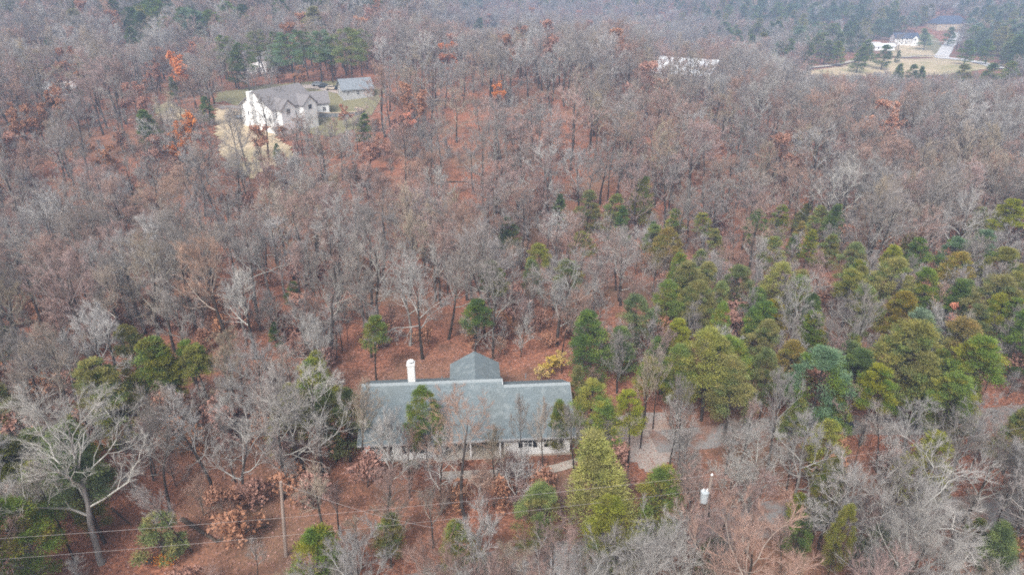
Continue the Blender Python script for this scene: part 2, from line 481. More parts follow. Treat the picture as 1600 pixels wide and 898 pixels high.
# siding courses: thin lapped boards on front walls
for (a, b, v) in ((.5, 7.6, .55), (14.6, 21.4, .55), (7.603, 14.597, 2.6)):
    mb = MB()
    for k in range(12):
        z = .24 + k * .2
        mb.prism([(v - .002, z + .2), (v - .022, z), (v - .002, z)], 'x', a + .01, b - .01)
    o = mb.build('siding_boards', M['siding'], house); tag(o, kind='stuff')
for s, u in ((1, .5), (1, 21.4)):
    mb = MB(); vr, vv = (5.83, 11.1) if u < 1 else (5.2, 9.9)
    zt = 6.07 if u < 1 else z2
    mb.prism([(.55, 2.62), (vr, zt - .28), (vv, 2.62)], 'x', u + (.02 if u < 1 else -.12), u + (.12 if u < 1 else -.02))
    mb.build('gable_end', M['siding'], house)
mb = MB(); mb.prism([(11.9 - 2.5, 2.3), (11.9 - 2.5, ze - .1), (11.9, zr - .3), (11.9 + 2.5, ze - .1), (11.9 + 2.5, 2.3)], 'y', 11.0, 11.5)
mb.build('gable_end', M['siding'], house)
mb = MB(); mb.prism([(5.2, 2.6), (5.83, 2.6), (5.83, 6.0), (5.2, z2 + .1), ], 'x', 14.74, 14.79); mb.build('gable_trim', M['white'], house)
for a, b, v0, v1 in ((.45, 7.65, .5, 11.15), (7.653, 14.547, 2.5, 11.15), (14.55, 21.45, .5, 9.95)):
    mb = MB(); mb.box(a, v0, -.3, b, v1, .217); mb.build('foundation', M['concrete'], house)
# fascia and gutter along the front eave, rake boards
mb = MB(); mb.box(-.02, -.1, 2.50, 21.92, -.003, 2.69); mb.build('gutter', M['greysid'], house)
mb = MB(); mb.box(.02, .02, 2.44, 21.88, .62, 2.48); mb.build('soffit', M['white'], house)
for u, vr, v1, zt in ((-.03, 5.83, 11.66, 6.07), (21.905, 5.2, 10.4, z2)):
    mb = MB(); mb.prism([(0, 2.69), (vr, zt - .02), (v1, 2.69), (v1, 2.48), (vr, zt - .25), (0, 2.48)], 'x', u, u + .028)
    mb.build('rake_board', M['greysid'], house)
def window(parent, u, v, z0, z1, w, shut=True, cols=2):
    wn_ = MB()
    f = .07
    wn_.box(u, v - .06, z0, u + w, v - .004, z0 + f); wn_.box(u, v - .06, z1 - f, u + w, v - .004, z1)
    wn_.box(u, v - .06, z0 + f, u + f, v - .004, z1 - f); wn_.box(u + w - f, v - .06, z0 + f, u + w, v - .004, z1 - f)
    for k in range(1, cols):
        uu = u + w * k / cols; wn_.box(uu - .03, v - .055, z0 + f, uu + .03, v - .006, z1 - f)
    wn_.box(u + f, v - .05, (z0 + z1) / 2 - .02, u + w - f, v - .008, (z0 + z1) / 2 + .02)
    o = wn_.build('window', M['white'], parent)
    p = MB(); p.box(u + f + .002, v - .03, z0 + f, u + w - f - .002, v - .012, z1 - f); p.build('pane', M['glass'], o)
    if shut:
        for a in (u - .46, u + w + .04):
            s_ = MB(); s_.box(a, v - .05, z0 - .03, a + .42, v - .005, z1 + .03)
            for k in range(7):
                zz = z0 + .1 + k * (z1 - z0 - .2) / 7; s_.box(a + .05, v - .07, zz, a + .37, v - .045, zz + .07)
            s_.build('shutter', M['shutter'], o)
    return o
window(house, 1.55, .53, 1.05, 2.2, 1.3)
window(house, 4.75, .53, 1.05, 2.2, 1.3)
window(house, 16.55, .53, 1.15, 2.2, 1.0)
window(house, 9.0, 2.58, 1.05, 2.2, 1.6)
window(house, 19.2, .53, 1.15, 2.2, 1.0)
mb = MB(); mb.box(12.1, 2.5, .25, 13.1, 2.596, 2.3); d = mb.build('door', M['shutter'], house)
mb = MB(); mb.tube([(12.95, 2.5, 1.2), (12.95, 2.42, 1.2)], .04, 8); mb.build('handle', M['steel'], d)
for u in (8.2, 11.2, 14.2):
    mb = MB(); mb.box(u - .07, .35, .0, u + .07, .49, 2.46); mb.build('porch_post', M['white'], house)
mb = MB(); mb.box(7.66, .3, -.1, 14.54, 2.49, .16); mb.build('porch_floor', M['concrete'], house)
# chimney
mb = MB(); mb.box(4.83, 6.0, 2.2, 5.57, 6.85, 7.95); mb.box(4.77, 5.94, 7.95, 5.63, 6.91, 8.06)
ch = mb.build('chimney', M['siding'], roof)
mb = MB(); mb.tube([(5.2, 6.42, 8.06), (5.2, 6.42, 8.30)], .22, 12); mb.build('flue', M['steel'], ch)
mb = MB(); mb.tube([(5.2, 6.42, 8.30), (5.2, 6.42, 8.37), (5.2, 6.42, 8.41)], [.30, .30, .1], 12); mb.build('flue_cap', M['white'], ch)
for u, v in ((8.3, 8.2), (17.4, 7.4)):
    mb = MB(); zz = 6.07 - (v - 5.83) * RISE; mb.tube([(u, v, zz - .2), (u, v, zz + .45)], .06, 8); mb.build('vent_pipe', M['steel'], roof)

# ------------------------------------------------------------------ generic far house
def far_house(name, px, py, Lx, Ly, wall_h, roof_rise, rz, rmat, wmat, label, cat='house', dormers=0, wins=(5, 1), hip=False, chimney=None, gables=0, roll=0, found=True):
    x, y, z = at(px, py)
    h = empty(name, (x, y, z), rz, label, cat)
    mb = MB(); mb.box(-Lx / 2, -Ly / 2, -1.5, Lx / 2, Ly / 2, wall_h)
    if not hip:
        mb.prism([(-Ly / 2, wall_h), (0, wall_h + roof_rise * .93), (Ly / 2, wall_h)], 'x', -Lx / 2 + .01, Lx / 2 - .01)
    mb.build('wall', wmat, h)
    mb = MB(); e = .5
    if hip:
        a, b_, hh = Lx / 2 + e, Ly / 2 + e, wall_h
        k = min(a, b_) * .85
        b0 = len(mb.v)
        mb.v += [(-a, -b_, hh), (a, -b_, hh), (a, b_, hh), (-a, b_, hh), (-a + k, 0, hh + roof_rise), (a - k, 0, hh + roof_rise),
                 (-a, -b_, hh - .2), (a, -b_, hh - .2), (a, b_, hh - .2), (-a, b_, hh - .2)]
        for q in ((0, 1, 5, 4), (1, 2, 5), (2, 3, 4, 5), (3, 0, 4), (6, 7, 1, 0), (7, 8, 2, 1), (8, 9, 3, 2), (9, 6, 0, 3), (9, 8, 7, 6)):
            mb.f.append(list(q)); mb.m.append(0)
    else:
        mb.prism([(-Ly / 2 - e, wall_h - .15), (0, wall_h + roof_rise), (Ly / 2 + e, wall_h - .15), (Ly / 2 + e, wall_h - .4), (0, wall_h + roof_rise - .3), (-Ly / 2 - e, wall_h - .4)], 'x', -Lx / 2 - e, Lx / 2 + e)
    rf = mb.build('roof', rmat, h)
    nw, nf = wins
    for f in range(nf):
        for k in range(nw):
            u = -Lx / 2 + Lx * (k + .5) / nw
            window(h, u - .55, -Ly / 2, 1.0 + f * 2.8, 2.3 + f * 2.8, 1.1, shut=False)
    # windows on the left gable end
    for f in range(nf):
        for k in range(2):
            vv = -Ly / 4 + k * Ly / 2
            mb = MB(); mb.box(-Lx / 2 - .05, vv - .5, 1.0 + f * 2.8, -Lx / 2 - .004, vv + .5, 2.3 + f * 2.8); w_ = mb.build('window', M['white'], h)
            mb = MB(); mb.box(-Lx / 2 - .07, vv - .4, 1.1 + f * 2.8, -Lx / 2 - .052, vv + .4, 2.2 + f * 2.8); mb.build('pane', M['glass'], w_)
    for k in range(dormers):
        u = -Lx / 2 + Lx * (k + .7) / (dormers + .4)
        mb = MB(); mb.box(u - .8, -Ly / 2 + .8, wall_h, u + .8, -.6, wall_h + 1.5); dm = mb.build('dormer', wmat, h)
        mb = MB(); mb.prism([(u - 1.1, wall_h + 1.4), (u, wall_h + 2.3), (u + 1.1, wall_h + 1.4)], 'y', -Ly / 2 + .5, -.3); mb.build('dormer_roof', rmat, dm)
        mb = MB(); mb.box(u - .4, -Ly / 2 + .74, wall_h + .4, u + .4, -Ly / 2 + .796, wall_h + 1.3); mb.build('pane', M['glass'], dm)
    if gables:
        for k in range(gables):
            u = -Lx / 2 + Lx * (k + .5) / gables if gables > 1 else Lx * .3
            mb = MB(); mb.box(u - 2.5, -Ly / 2 - 2.0, -1.0, u + 2.5, -Ly / 2 - .01, wall_h - .02)
            mb.prism([(u - 2.5, wall_h - .02), (u, wall_h + 2.0), (u + 2.5, wall_h - .02)], 'y', -Ly / 2 - 1.99, -.5)
            wg = mb.build('wing', wmat, h)
            mb = MB(); mb.prism([(u - 2.9, wall_h - .3), (u, wall_h + 2.3), (u + 2.9, wall_h - .3), (u + 2.9, wall_h - .5), (u, wall_h + 2.05), (u - 2.9, wall_h - .5)], 'y', -Ly / 2 - 2.4, 0)
            mb.build('wing_roof', rmat, wg)
            mb = MB(); mb.box(u - .6, -Ly / 2 - 2.06, wall_h - 1.6, u + .6, -Ly / 2 - 2.004, wall_h - .4); mb.build('pane', M['glass'], wg)
    if chimney is not None:
        u, v, top = chimney
        mb = MB(); mb.box(u - 1.1, v - .6, -1, u + 1.1, v + .6, top); c_ = mb.build('chimney', M['white'], h)
        mb = MB(); mb.box(u - 1.2, v - .7, top, u + 1.2, v + .7, top + .15); mb.build('chimney_cap', M['white'], c_)
    return h
# large white two-storey house across the ravine (gable end and long side turned to the camera)
hL = far_house('house', 440, 196, 16, 13, 6.6, 4.4, radians(58), M['roof_brown'], M['white'],
               'large white two storey house with brown-grey roof in the yard at upper left', wins=(5, 2), chimney=(-8.2, 1.0, 10.6), gables=2)
far_house('house', 490, 176, 9, 8, 3.6, 2.8, radians(20), M['roof_brown'], M['white'],
          'low white wing house with brown-grey roof, right of the large white house', wins=(3, 1))
far_house('shed', 556, 150, 10, 8, 3.0, 2.8, radians(24), M['roof_steel'], M['greysid'],
          'grey shed with a blue-grey metal roof at the end of the gravel lane', 'shed', wins=(3, 1))
far_house('house', 412, 112, 13, 9, 5.6, 3, radians(-10), M['roof_brown'], M['white'],
          'white house half hidden behind the row of tall green pines', wins=(4, 2))
far_house('barn', 1073, 127, 24, 21, 4.2, 5.0, radians(-32), M['roof_metal'], M['greysid'],
          'barn with a bright white metal roof showing through the bare trees', 'barn', wins=(3, 1))
far_house('house', 1411, 70, 18, 10, 5.4, 3.6, radians(-4), M['roof_navy'], M['white'],
          'white two storey house with dark roof above the tan field', wins=(5, 2), gables=1, dormers=2)
far_house('house', 1479, 44, 30, 14, 4.2, 6.0, radians(8), M['roof_navy'], M['tan'],
          'wide tan house with a dark navy roof near the top of the pale road', wins=(5, 1), hip=True)
far_house('farm_building', 1300, 58, 28, 12, 3.6, 2.2, radians(-6), M['roof_metal'], M['tan'],
          'long low farm building with a pale roof left of the white field house', 'building', wins=(5, 1))
far_house('farm_building', 1352, 76, 20, 8, 3.0, 1.8, radians(-3), M['pale_concrete'], M['brick'],
          'low reddish farm building behind trees at the left end of the front yard', 'building', wins=(4, 1))
far_house('farm_building', 1378, 78, 16, 8, 3.0, 1.8, radians(3), M['roof_metal'], M['white'],
          'white garage building just left of the white field house', 'building', wins=(3, 1))
far_house('farm_building', 1516, 10, 48, 20, 7, 4, radians(-4), M['roof_metal'], M['white'],
          'large white building at the top right edge of the woods', 'building', wins=(6, 1))
far_house('farm_building', 1582, 13, 16, 9, 3.4, 2, radians(0), M['roof_metal'], M['white'],
          'small white building at the extreme top right corner', 'building', wins=(3, 1))
far_house('shed', 102, 148, 9, 6, 2.6, 1.6, radians(10), M['pale_concrete'], M['greysid'],
          'small pale roofed shed hidden among bare trees at upper left', 'shed', wins=(2, 1))
far_house('shed', 1266, 38, 12, 8, 3, 2, radians(0), M['pale_concrete'], M['tan'],
          'small pale shed in the far clearing left of the farm buildings', 'shed', wins=(2, 1))

# curved retaining wall with tan cap, ring trampoline, fence
x, y, z = at(528, 180)
wl_ = empty('retaining_wall', (x, y, z), 0, 'curved grey block retaining wall with tan cap below the left lawn', 'wall')
pts = []
for k in range(15):
    t = radians(-150 + 200 * k / 14); pts.append((9.5 * cos(t) - 2, 4.6 * sin(t) + 2))
mbw = MB(); mbc = MB()
for i in range(14):
    (ax, ay), (bx, by) = pts[i], pts[i + 1]
    d = Vector((bx - ax, by - ay)).normalized(); n = Vector((-d.y, d.x)) * .22
    for mm, z0, z1, e in ((mbw, -.8, 1.1, 1), (mbc, 1.103, 1.3, 1.4)):
        q = [(ax + n.x * e, ay + n.y * e), (bx + n.x * e, by + n.y * e), (bx - n.x * e, by - n.y * e), (ax - n.x * e, ay - n.y * e)]
        mm.prism(q, 'z', z0, z1)
o = mbw.build('block_wall', M['stone'], wl_); mbc.build('cap', M['tan'], wl_)
x, y, z = at(378, 186)
tr = empty('trampoline', (x, y, z), 0, 'round dark trampoline on the dry grass left of the white house', 'trampoline')
mb = MB(); R = 2.3
mb.tube([(R * cos(t), R * sin(t), .85) for t in np.linspace(0, 2 * pi, 25)], .09, 6, cap=False); mb.build('ring', M['shutter'], tr)
mb = MB(); mb.tube([(0, 0, .80), (0, 0, .83)], 1.95, 24); mb.build('mat', M['stone'], tr)
for k in range(6):
    t = k * pi / 3; mb = MB(); mb.tube([(R * cos(t), R * sin(t), -.2), (R * cos(t), R * sin(t), .85)], .05, 6); mb.build('leg', M['steel'], tr)
# yard fence
fx = W([(430, 196), (470, 198), (505, 190), (552, 176)])
fn = empty('fence', (*fx[0], hz(*fx[0])), 0, 'low grey rail fence running below the large white house', 'fence')
prev = None
for i in range(len(fx) - 1):
    a = Vector(fx[i]); b = Vector(fx[i + 1]); n = max(2, int((b - a).length / 2.6))
    for k in range(n):
        q = a.lerp(b, k / n); zz = hz(q.x, q.y)
        mb = MB(); lx, ly, lz = q.x - fx[0][0], q.y - fx[0][1], zz - hz(*fx[0]); mb.box(lx - .07, ly - .07, lz - .3, lx + .07, ly + .07, lz + 1.2); mb.build('post', M['stone'], fn)
        if prev:
            for h_ in (.5, 1.0):
                mb = MB(); mb.tube([(prev[0], prev[1], prev[2] + h_), (lx, ly, lz + h_)], .05, 4); mb.build('rail', M['stone'], fn)
        prev = (lx, ly, lz)

# ------------------------------------------------------------------ vehicles
def car(px, py, rz, paint, label, pickup=False, wx=None):
    x, y, z = wx if wx else at(px, py)
    c = empty('parked_pickup' if pickup else 'parked_car', (x, y, z + .06), rz, label, 'pickup' if pickup else 'car', None)
    L = 5.2 if pickup else 4.5
    a = L / 2
    mb = MB()
    mb.prism([(-a, .35), (-a, .85), (-a * .92, 1.0), (-a * .45, 1.05), (a * .5, 1.05), (a * .95, .92), (a, .7), (a, .35)], 'y', -.88, .88)
    mb.build('body', paint, c, bevel=.06)
    mb = MB()
    if pickup: prof = [(-.3, 1.05), (-.2, 1.68), (.85, 1.72), (1.5, 1.05)]
    else: prof = [(-a * .82, 1.04), (-a * .6, 1.46), (.35, 1.5), (1.15, 1.04)]
    mb.prism(prof, 'y', -.76, .76); mb.build('cabin', paint, c, bevel=.05)
    mb = MB(); (p0, p1, p2, p3) = prof
    mb.prism([(p0[0] + .12, 1.1), (p1[0] + .06, p1[1] - .08), (p2[0] - .05, p2[1] - .08), (p3[0] - .15, 1.1)], 'y', -.775, .775)
    mb.build('side_window', M['glass'], c)
    mb = MB(); b = len(mb.v)
    dx, dz = p3[0] - p2[0], p3[1] - p2[1]
    mb.prism([(p2[0] + dx * .1 + .012, p2[1] + dz * .1 + .012), (p2[0] + dx * .9 + .012, p2[1] + dz * .9 + .012), (p2[0] + dx * .9 - .03, p2[1] + dz * .9 - .03), (p2[0] + dx * .1 - .03, p2[1] + dz * .1 - .03)], 'y', -.68, .68)
    mb.build('windscreen', M['glass'], c)
    if pickup:
        mb = MB(); mb.box(-a + .12, -.75, 1.052, -.45, .75, 1.062); mb.build('bed_floor', M['rubber'], c)
        for s in (-1, 1):
            mb = MB(); mb.box(-a + .05, s * .86 - .06, 1.05, -.32, s * .86 + .02, 1.25); mb.build('bed_side', paint, c)
    for sx in (-1, 1):
        for sy in (-1, 1):
            mb = MB(); mb.tube([(sx * a * .62, sy * .9 - .11, .34), (sx * a * .62, sy * .9 + .06, .34)], .34, 16); w_ = mb.build('wheel', M['rubber'], c)
            mb = MB(); mb.tube([(sx * a * .62, sy * .97 - .02, .34), (sx * a * .62, sy * .97 + .005, .34)], .2, 12); mb.build('rim', M['steel'], w_)
    for sy in (-1, 1):
        mb = MB(); mb.box(a - .04, sy * .68 - .16, .62, a + .015, sy * .68 + .16, .78); mb.build('headlight', M['white'], c)
    return c
car(1268, 672, radians(8), M['paint_silver'], 'silver pickup parked on the drive, half hidden behind the pale green tree', True)
car(1296, 668, radians(2), M['paint_dark'], 'dark car parked on the drive behind the pale green tree')
car(508, 138, radians(-15), M['paint_dark'], 'dark car parked nearest the trees at the end of the gravel lane')
car(519, 141, radians(10), M['paint_tan'], 'tan car parked on the gravel lane left of the grey shed')
car(532, 140, radians(30), M['paint_dark'], 'dark car between the tan car and the grey shed')
car(498, 135, radians(4), M['roof_steel'], 'blue-grey car parked leftmost on the gravel lane')

# ------------------------------------------------------------------ poles and wires
def pole(px, py, top_px, h, label, name='utility_pole', wx=None):
    x, y, z = at(px, py) if wx is None else (*wx, hz(*wx))
    p = empty(name, (x, y, z), 0, label, 'utility pole')
    mb = MB(); mb.tube([(0, 0, -1), (0, 0, h * .5), (0, 0, h)], [.17, .145, .12], 12); mb.build('post', M['pole'], p, smooth=False)
    return p, (x, y, z)
pL, (plx, ply, plz) = pole(447, 868, None, 8.2, 'bare weathered wooden utility pole standing alone left of the grey-roofed house')
pL.rotation_euler = (0, .09, 0)
plo = (plx + .74, ply, plz)
# main line: three supports carried 10 m up
def at_abs(px, py, z):
    d = FW + (px - 800) / F * RT - (py - 449) / F * UP
    t = (z - CAMZ) / d[2]; return (d[0] * t, d[1] * t)
T = at_abs(1112, 742, 10.4)
pT, _ = pole(0, 0, None, 10.4, 'wooden utility pole carrying a pale grey transformer can, right of the yellow-green pine', wx=T)
mb = MB(); mb.tube([(-.42, -.30, 8.0), (-.42, -.30, 8.08), (-.42, -.30, 8.95), (-.42, -.30, 9.05), (-.42, -.30, 9.12)], [.27, .31, .31, .33, .18], 16, smooth if False else 0)
tf = mb.build('transformer', M['can'], pT, smooth=False, bevel=.01)
for k in (-1, 1):
    mb = MB(); pr = [(-.42 + k * .15, -.30, 9.05 + j * .06) for j in range(6)]
    mb.tube(pr, [.05, .085, .05, .085, .05, .04], 8); mb.build('bushing', M['white'], tf)
mb = MB(); mb.box(-.2, -.16, 8.3, -.08, -.02, 8.4); mb.box(-.2, -.16, 8.75, -.08, -.02, 8.85); mb.build('bracket', M['steel'], pT)
mb = MB(); mb.tube([(0, -.05, 10.4), (0, -.05, 10.52), (0, -.05, 10.6)], [.05, .1, .04], 8); mb.build('insulator', M['white'], pT)
mb = MB(); mb.tube([(.1, -.05, 10.2), (.1, -.25, 9.7), (-.27, -.3, 9.35)], .015, 5); mb.build('jumper', M['wire'], pT)
Lw = at_abs(-120, 848, 10.4)
pO, _ = pole(0, 0, None, 10.4, 'wooden utility pole at the left end of the wires', wx=Lw) if False else (None, None)
def wire(a, b, sag, label, r=.009):
    a = Vector(a); b = Vector(b); n = 40; mb = MB()
    pts = [a.lerp(b, k / n) - Vector((0, 0, sag * 4 * (k / n) * (1 - k / n))) for k in range(n + 1)]
    o_ = pts[0].copy()
    mb.tube([tuple(p - o_) for p in pts], r, 5)
    o = mb.build('power_wire', M['wire'], None, loc=o_)
    tag(o, label, 'wire', None)
for z_, dy, nm in ((10.4, 0, 'upper'), (9.0, .1, 'lower')):
    dyp = 0 if nm == 'upper' else 1
    a = at_abs(-150, (850, 884)[dyp] , z_); 
    wire((a[0], a[1], z_), (T[0], T[1], z_ + .02), .55, nm + ' of two pale power wires crossing the lower left past the lone pole')
    e = at_abs(1800, 628 + 20 * dyp, z_)
    wire((T[0], T[1], z_ + .02), (e[0], e[1], z_), .5, nm + ' of two thin power wires running right from the transformer pole')
# service wire from the lone pole to the house side
sx, sy = hw(6.0, .2)
e = at_abs(600, 800, 7)
wire((plo[0], plo[1], plo[2] + 8.1), (e[0] + 4, e[1] - 1, 6.4), .5, 'thin service wire sloping right from the top of the lone pole', .011)

# ------------------------------------------------------------------ tree generators
def rvec(rs): 
    v = rs.normal(size=3); return v / (np.linalg.norm(v) + 1e-9)
def nrm(v): return v / (np.linalg.norm(v) + 1e-9)

class Segs:
    def __init__(s): s.p0 = []; s.p1 = []; s.r0 = []; s.r1 = []; s.m = []
    def add(s, a, b, ra, rb, m): s.p0.append(a); s.p1.append(b); s.r0.append(ra); s.r1.append(rb); s.m.append(m)

def segs_geo(P0, P1, r0, r1, n, cone=False):
    """prisms (or cones) round segments, vectorised; returns verts, faces"""
    P0 = np.asarray(P0); P1 = np.asarray(P1); r0 = np.asarray(r0)[:, None]; r1 = np.asarray(r1)[:, None]
    D = P1 - P0; D /= (np.linalg.norm(D, axis=1, keepdims=True) + 1e-9)
    ref = np.where(np.abs(D[:, 2:3]) > .9, np.array([[1.0, 0, 0]]), np.array([[0, 0, 1.0]]))
    A = np.cross(D, ref); A /= (np.linalg.norm(A, axis=1, keepdims=True) + 1e-9); B = np.cross(D, A)
    m = len(P0); ring0 = []; ring1 = []
    for k in range(n):
        t = 2 * pi * k / n; o = A * cos(t) + B * sin(t)
        ring0.append(P0 + o * r0); ring1.append(P1 + o * r1)
    if cone:
        V = np.stack(ring0 + [P1], 1).reshape(-1, 3); base = np.arange(m)[:, None] * (n + 1)
        Fc = np.concatenate([np.concatenate([base + k, base + (k + 1) % n, base + n], 1) for k in range(n)])
    else:
        V = np.stack(ring0 + ring1, 1).reshape(-1, 3); base = np.arange(m)[:, None] * (2 * n)
        Fc = np.concatenate([np.concatenate([base + k, base + (k + 1) % n, base + n + (k + 1) % n, base + n + k], 1) for k in range(n)])
    return V, Fc

def bare_geo(seed, Ht=14.0, crown_r=4.6, fork=.45, crook=.18, nlimb=8, ntwig=9, tw_r=.011, upright=.55, lod=1.0, lean=0.06):
    """returns trunk (P0,P1,r0,r1) and crown limb segments, twig cones"""
    rs = np.random.RandomState(seed)
    T_ = Segs(); Lm = Segs(); tw0 = []; tw1 = []; twr = []
    r_base = Ht * .0125 + .02
    # trunk polyline, runs up to ~0.8H as a leader
    p = np.array([0, 0, -.6]); d = nrm(np.array([rs.normal() * lean, rs.normal() * lean, 1])); pts = [p]; n = 11
    top = Ht * rs.uniform(.70, .80) + .6
    for i in range(n):
        d = nrm(d + rs.normal(size=3) * crook * .32 + np.array([0, 0, .15]))
        p = p + d * top / n; pts.append(p)
    pts = np.array(pts)
    def rad(t): return r_base * (1 - t) ** .8 * .92 + .03
    for i in range(n):
        t0, t1 = i / n, (i + 1) / n
        f = 1.35 if i == 0 else 1
        T_.add(pts[i], pts[i + 1], rad(t0) * f, rad(t1), 0)
    def along(t):
        x = t * n; i = min(int(x), n - 1); return pts[i] + (pts[i + 1] - pts[i]) * (x - i)
    C = np.array([pts[-1][0] * .6, pts[-1][1] * .6, Ht * .62])
    def limb(p, d, L, r, lvl, n_):
        out = [(p, d, r)]
        for i in range(n_):
            d = nrm(d + rs.normal(size=3) * crook * (1.0 if lvl == 1 else 1.35) + np.array([0, 0, .10 * upright]))
            q = p + d * L / n_
            r1 = r * (1 - .70 * (i + 1) / n_)
            r0 = r * (1 - .70 * i / n_)
            Lm.add(p, q, r0, r1, lvl)
            p = q; out.append((p, d, r1))
        return out
    def child_dir(d, ang):
        a = rvec(rs); a = nrm(a - d * np.dot(a, d)); return nrm(d * cos(ang) + a * sin(ang) + np.array([0, 0, .18 * upright]))
    tips = []
    nl = nlimb
    for k in range(nl):
        t = fork + (1 - fork) * (k + rs.uniform(0, .8)) / nl
        t = min(t, .99)
        p = along(t); az = k * 2.4 + rs.uniform(-.5, .5)
        tt = (t - fork) / (1 - fork)
        el = radians(18 + 50 * tt * .9 + rs.uniform(-12, 14) + upright * 14)
        d = np.array([cos(az) * cos(el), sin(az) * cos(el), sin(el)])
        L = crown_r * (1.15 - .45 * tt) * rs.uniform(.8, 1.15)
        pl = limb(p, d, L, rad(t) * .52 + .012, 1, 5)
        for j in range(1, 6):
            for _ in range(2 if j > 1 else 1):
                if rs.rand() < .12: continue
                pp, dd, rr = pl[j]
                L2 = L * rs.uniform(.32, .55) * (1.1 - .1 * j)
                p2 = limb(pp, child_dir(dd, rs.uniform(.45, 1.0)), L2, rr * .55 + .005, 2, 3)
                for i in range(1, 4):
                    for _ in range(2):
                        if rs.rand() < .15 * lod: continue
                        qq, d2, r2 = p2[i]
                        L3 = max(.5, L2 * rs.uniform(.35, .6))
                        dd3 = child_dir(d2, rs.uniform(.35, .9)); q3 = qq + dd3 * L3 * .5; d3b = nrm(dd3 + rs.normal(size=3) * .25 + np.array([0, 0, .15])); q4 = q3 + d3b * L3 * .5
                        ra = max(.012, r2 * .6)
                        Lm.add(qq, q3, ra, ra * .7, 3); Lm.add(q3, q4, ra * .7, ra * .4, 3)
                        tips.append((qq, q3, q4, d3b, L3))
    # leader tip twigs
    for (a, b, c, d, L3) in tips:
        for k in range(ntwig):
            t = rs.uniform(.25, 2.0)
            p = a + (b - a) * t if t < 1 else b + (c - b) * (t - 1)
            dd = child_dir(d, rs.uniform(.2, .95)); l = rs.uniform(.4, 1.0) * (.55 + .3 * L3)
            q = p + dd * l
            tw0.append(p); tw1.append(q); twr.append(tw_r * rs.uniform(.75, 1.25))
    return T_, Lm, np.array(tw0), np.array(tw1), np.array(twr), tips

def seg_mesh(name, parts, mats):
    V = []; Q = []; Tt = []; mq = []; mt = []; off = 0
    for (v, f, m) in parts:
        if f.shape[1] == 4: Q.append(f + off); mq += [m] * len(f)
        else: Tt.append(f + off); mt += [m] * len(f)
        V.append(v); off += len(v)
    FV = []; mi = []
    if Q: FV.append(np.concatenate(Q)); mi += mq
    if Tt: FV.append(np.concatenate(Tt)); mi += mt
    return mesh_np(name, np.concatenate(V), FV, mats, mi, smooth=True)

def leaf_tris(P, D, size, rs, aspect=.5):
    """one triangle per leaf: base at P, pointing along D"""
    n = len(P); D = D / (np.linalg.norm(D, axis=1, keepdims=True) + 1e-9)
    R = rs.normal(size=(n, 3)); S = np.cross(D, R); S /= (np.linalg.norm(S, axis=1, keepdims=True) + 1e-9)
    s = size[:, None]
    V = np.stack([P - S * s * aspect * .5, P + S * s * aspect * .5, P + D * s], 1).reshape(-1, 3)
    return V, np.arange(3 * n).reshape(n, 3)

def bare_meshes(i, near=True, leaves=None, leafn=0, **kw):
    T_, Lm, t0, t1, tr_, tips = bare_geo(**kw)
    tv = segs_geo(T_.p0, T_.p1, T_.r0, T_.r1, 8 if near else 5)
    P0 = np.array(Lm.p0); P1 = np.array(Lm.p1); r0 = np.array(Lm.r0); r1 = np.array(Lm.r1); lv = np.array(Lm.m)
    parts = []
    for l, n in ((1, 5 if near else 3), (2, 4 if near else 3), (3, 3)):
        k = lv == l
        v, f = segs_geo(P0[k], P1[k], r0[k], r1[k], n); parts.append((v, f, 0 if l < 3 else 1))
    v, f = segs_geo(t0, t1, tr_, tr_, 3, cone=True); parts.append((v, f, 1))
    if leafn:
        rs = np.random.RandomState(kw['seed'] + 5)
        # leaves hang in clumps on a subset of the twigs
        noise = np.sin(t1[:, 0] * 1.3 + kw['seed']) + np.sin(t1[:, 1] * 1.5) + np.sin(t1[:, 2] * 1.7)
        ok = np.where(noise > leaves)[0]
        idx = rs.choice(ok, leafn); P = t0[idx] + (t1[idx] - t0[idx]) * rs.rand(leafn, 1) + rs.normal(size=(leafn, 3)) * .10
        v, f = leaf_tris(P, rs.normal(size=(leafn, 3)) - np.array([0, 0, .4]), rs.uniform(.14, .34, leafn), rs, .9)
        parts.append((v, f, 2))
    return tv, parts

# -- near bare trees: trunk mesh + crown mesh
NEARP = []
specs = [dict(Ht=15, crown_r=5.0, fork=.40, crook=.16, upright=.7), dict(Ht=14, crown_r=4.4, fork=.50, crook=.14, upright=.9),
         dict(Ht=16, crown_r=5.4, fork=.42, crook=.20, upright=.5), dict(Ht=13, crown_r=5.0, fork=.32, crook=.27, upright=.45),
         dict(Ht=15, crown_r=3.8, fork=.55, crook=.15, upright=1.0), dict(Ht=14, crown_r=4.4, fork=.38, crook=.24, upright=.7),
         dict(Ht=12, crown_r=4.0, fork=.35, crook=.22, upright=.8), dict(Ht=16, crown_r=4.6, fork=.55, crook=.22, upright=.6),
         dict(Ht=13, crown_r=4.6, fork=.28, crook=.24, upright=1.1), dict(Ht=17, crown_r=6.0, fork=.33, crook=.24, upright=.9, nlimb=13)]
for i, s in enumerate(specs):
    tv, parts = bare_meshes(i, True, seed=100 + i, ntwig=12, tw_r=.0095, **{'nlimb': 9, **s})
    NEARP.append((seg_mesh('trunk', [(tv[0], tv[1], 0)], [M['trunk']]), seg_mesh('crown', parts, [M['limb_grey'], M['twig_grey']]), s['Ht'], s['crown_r']))
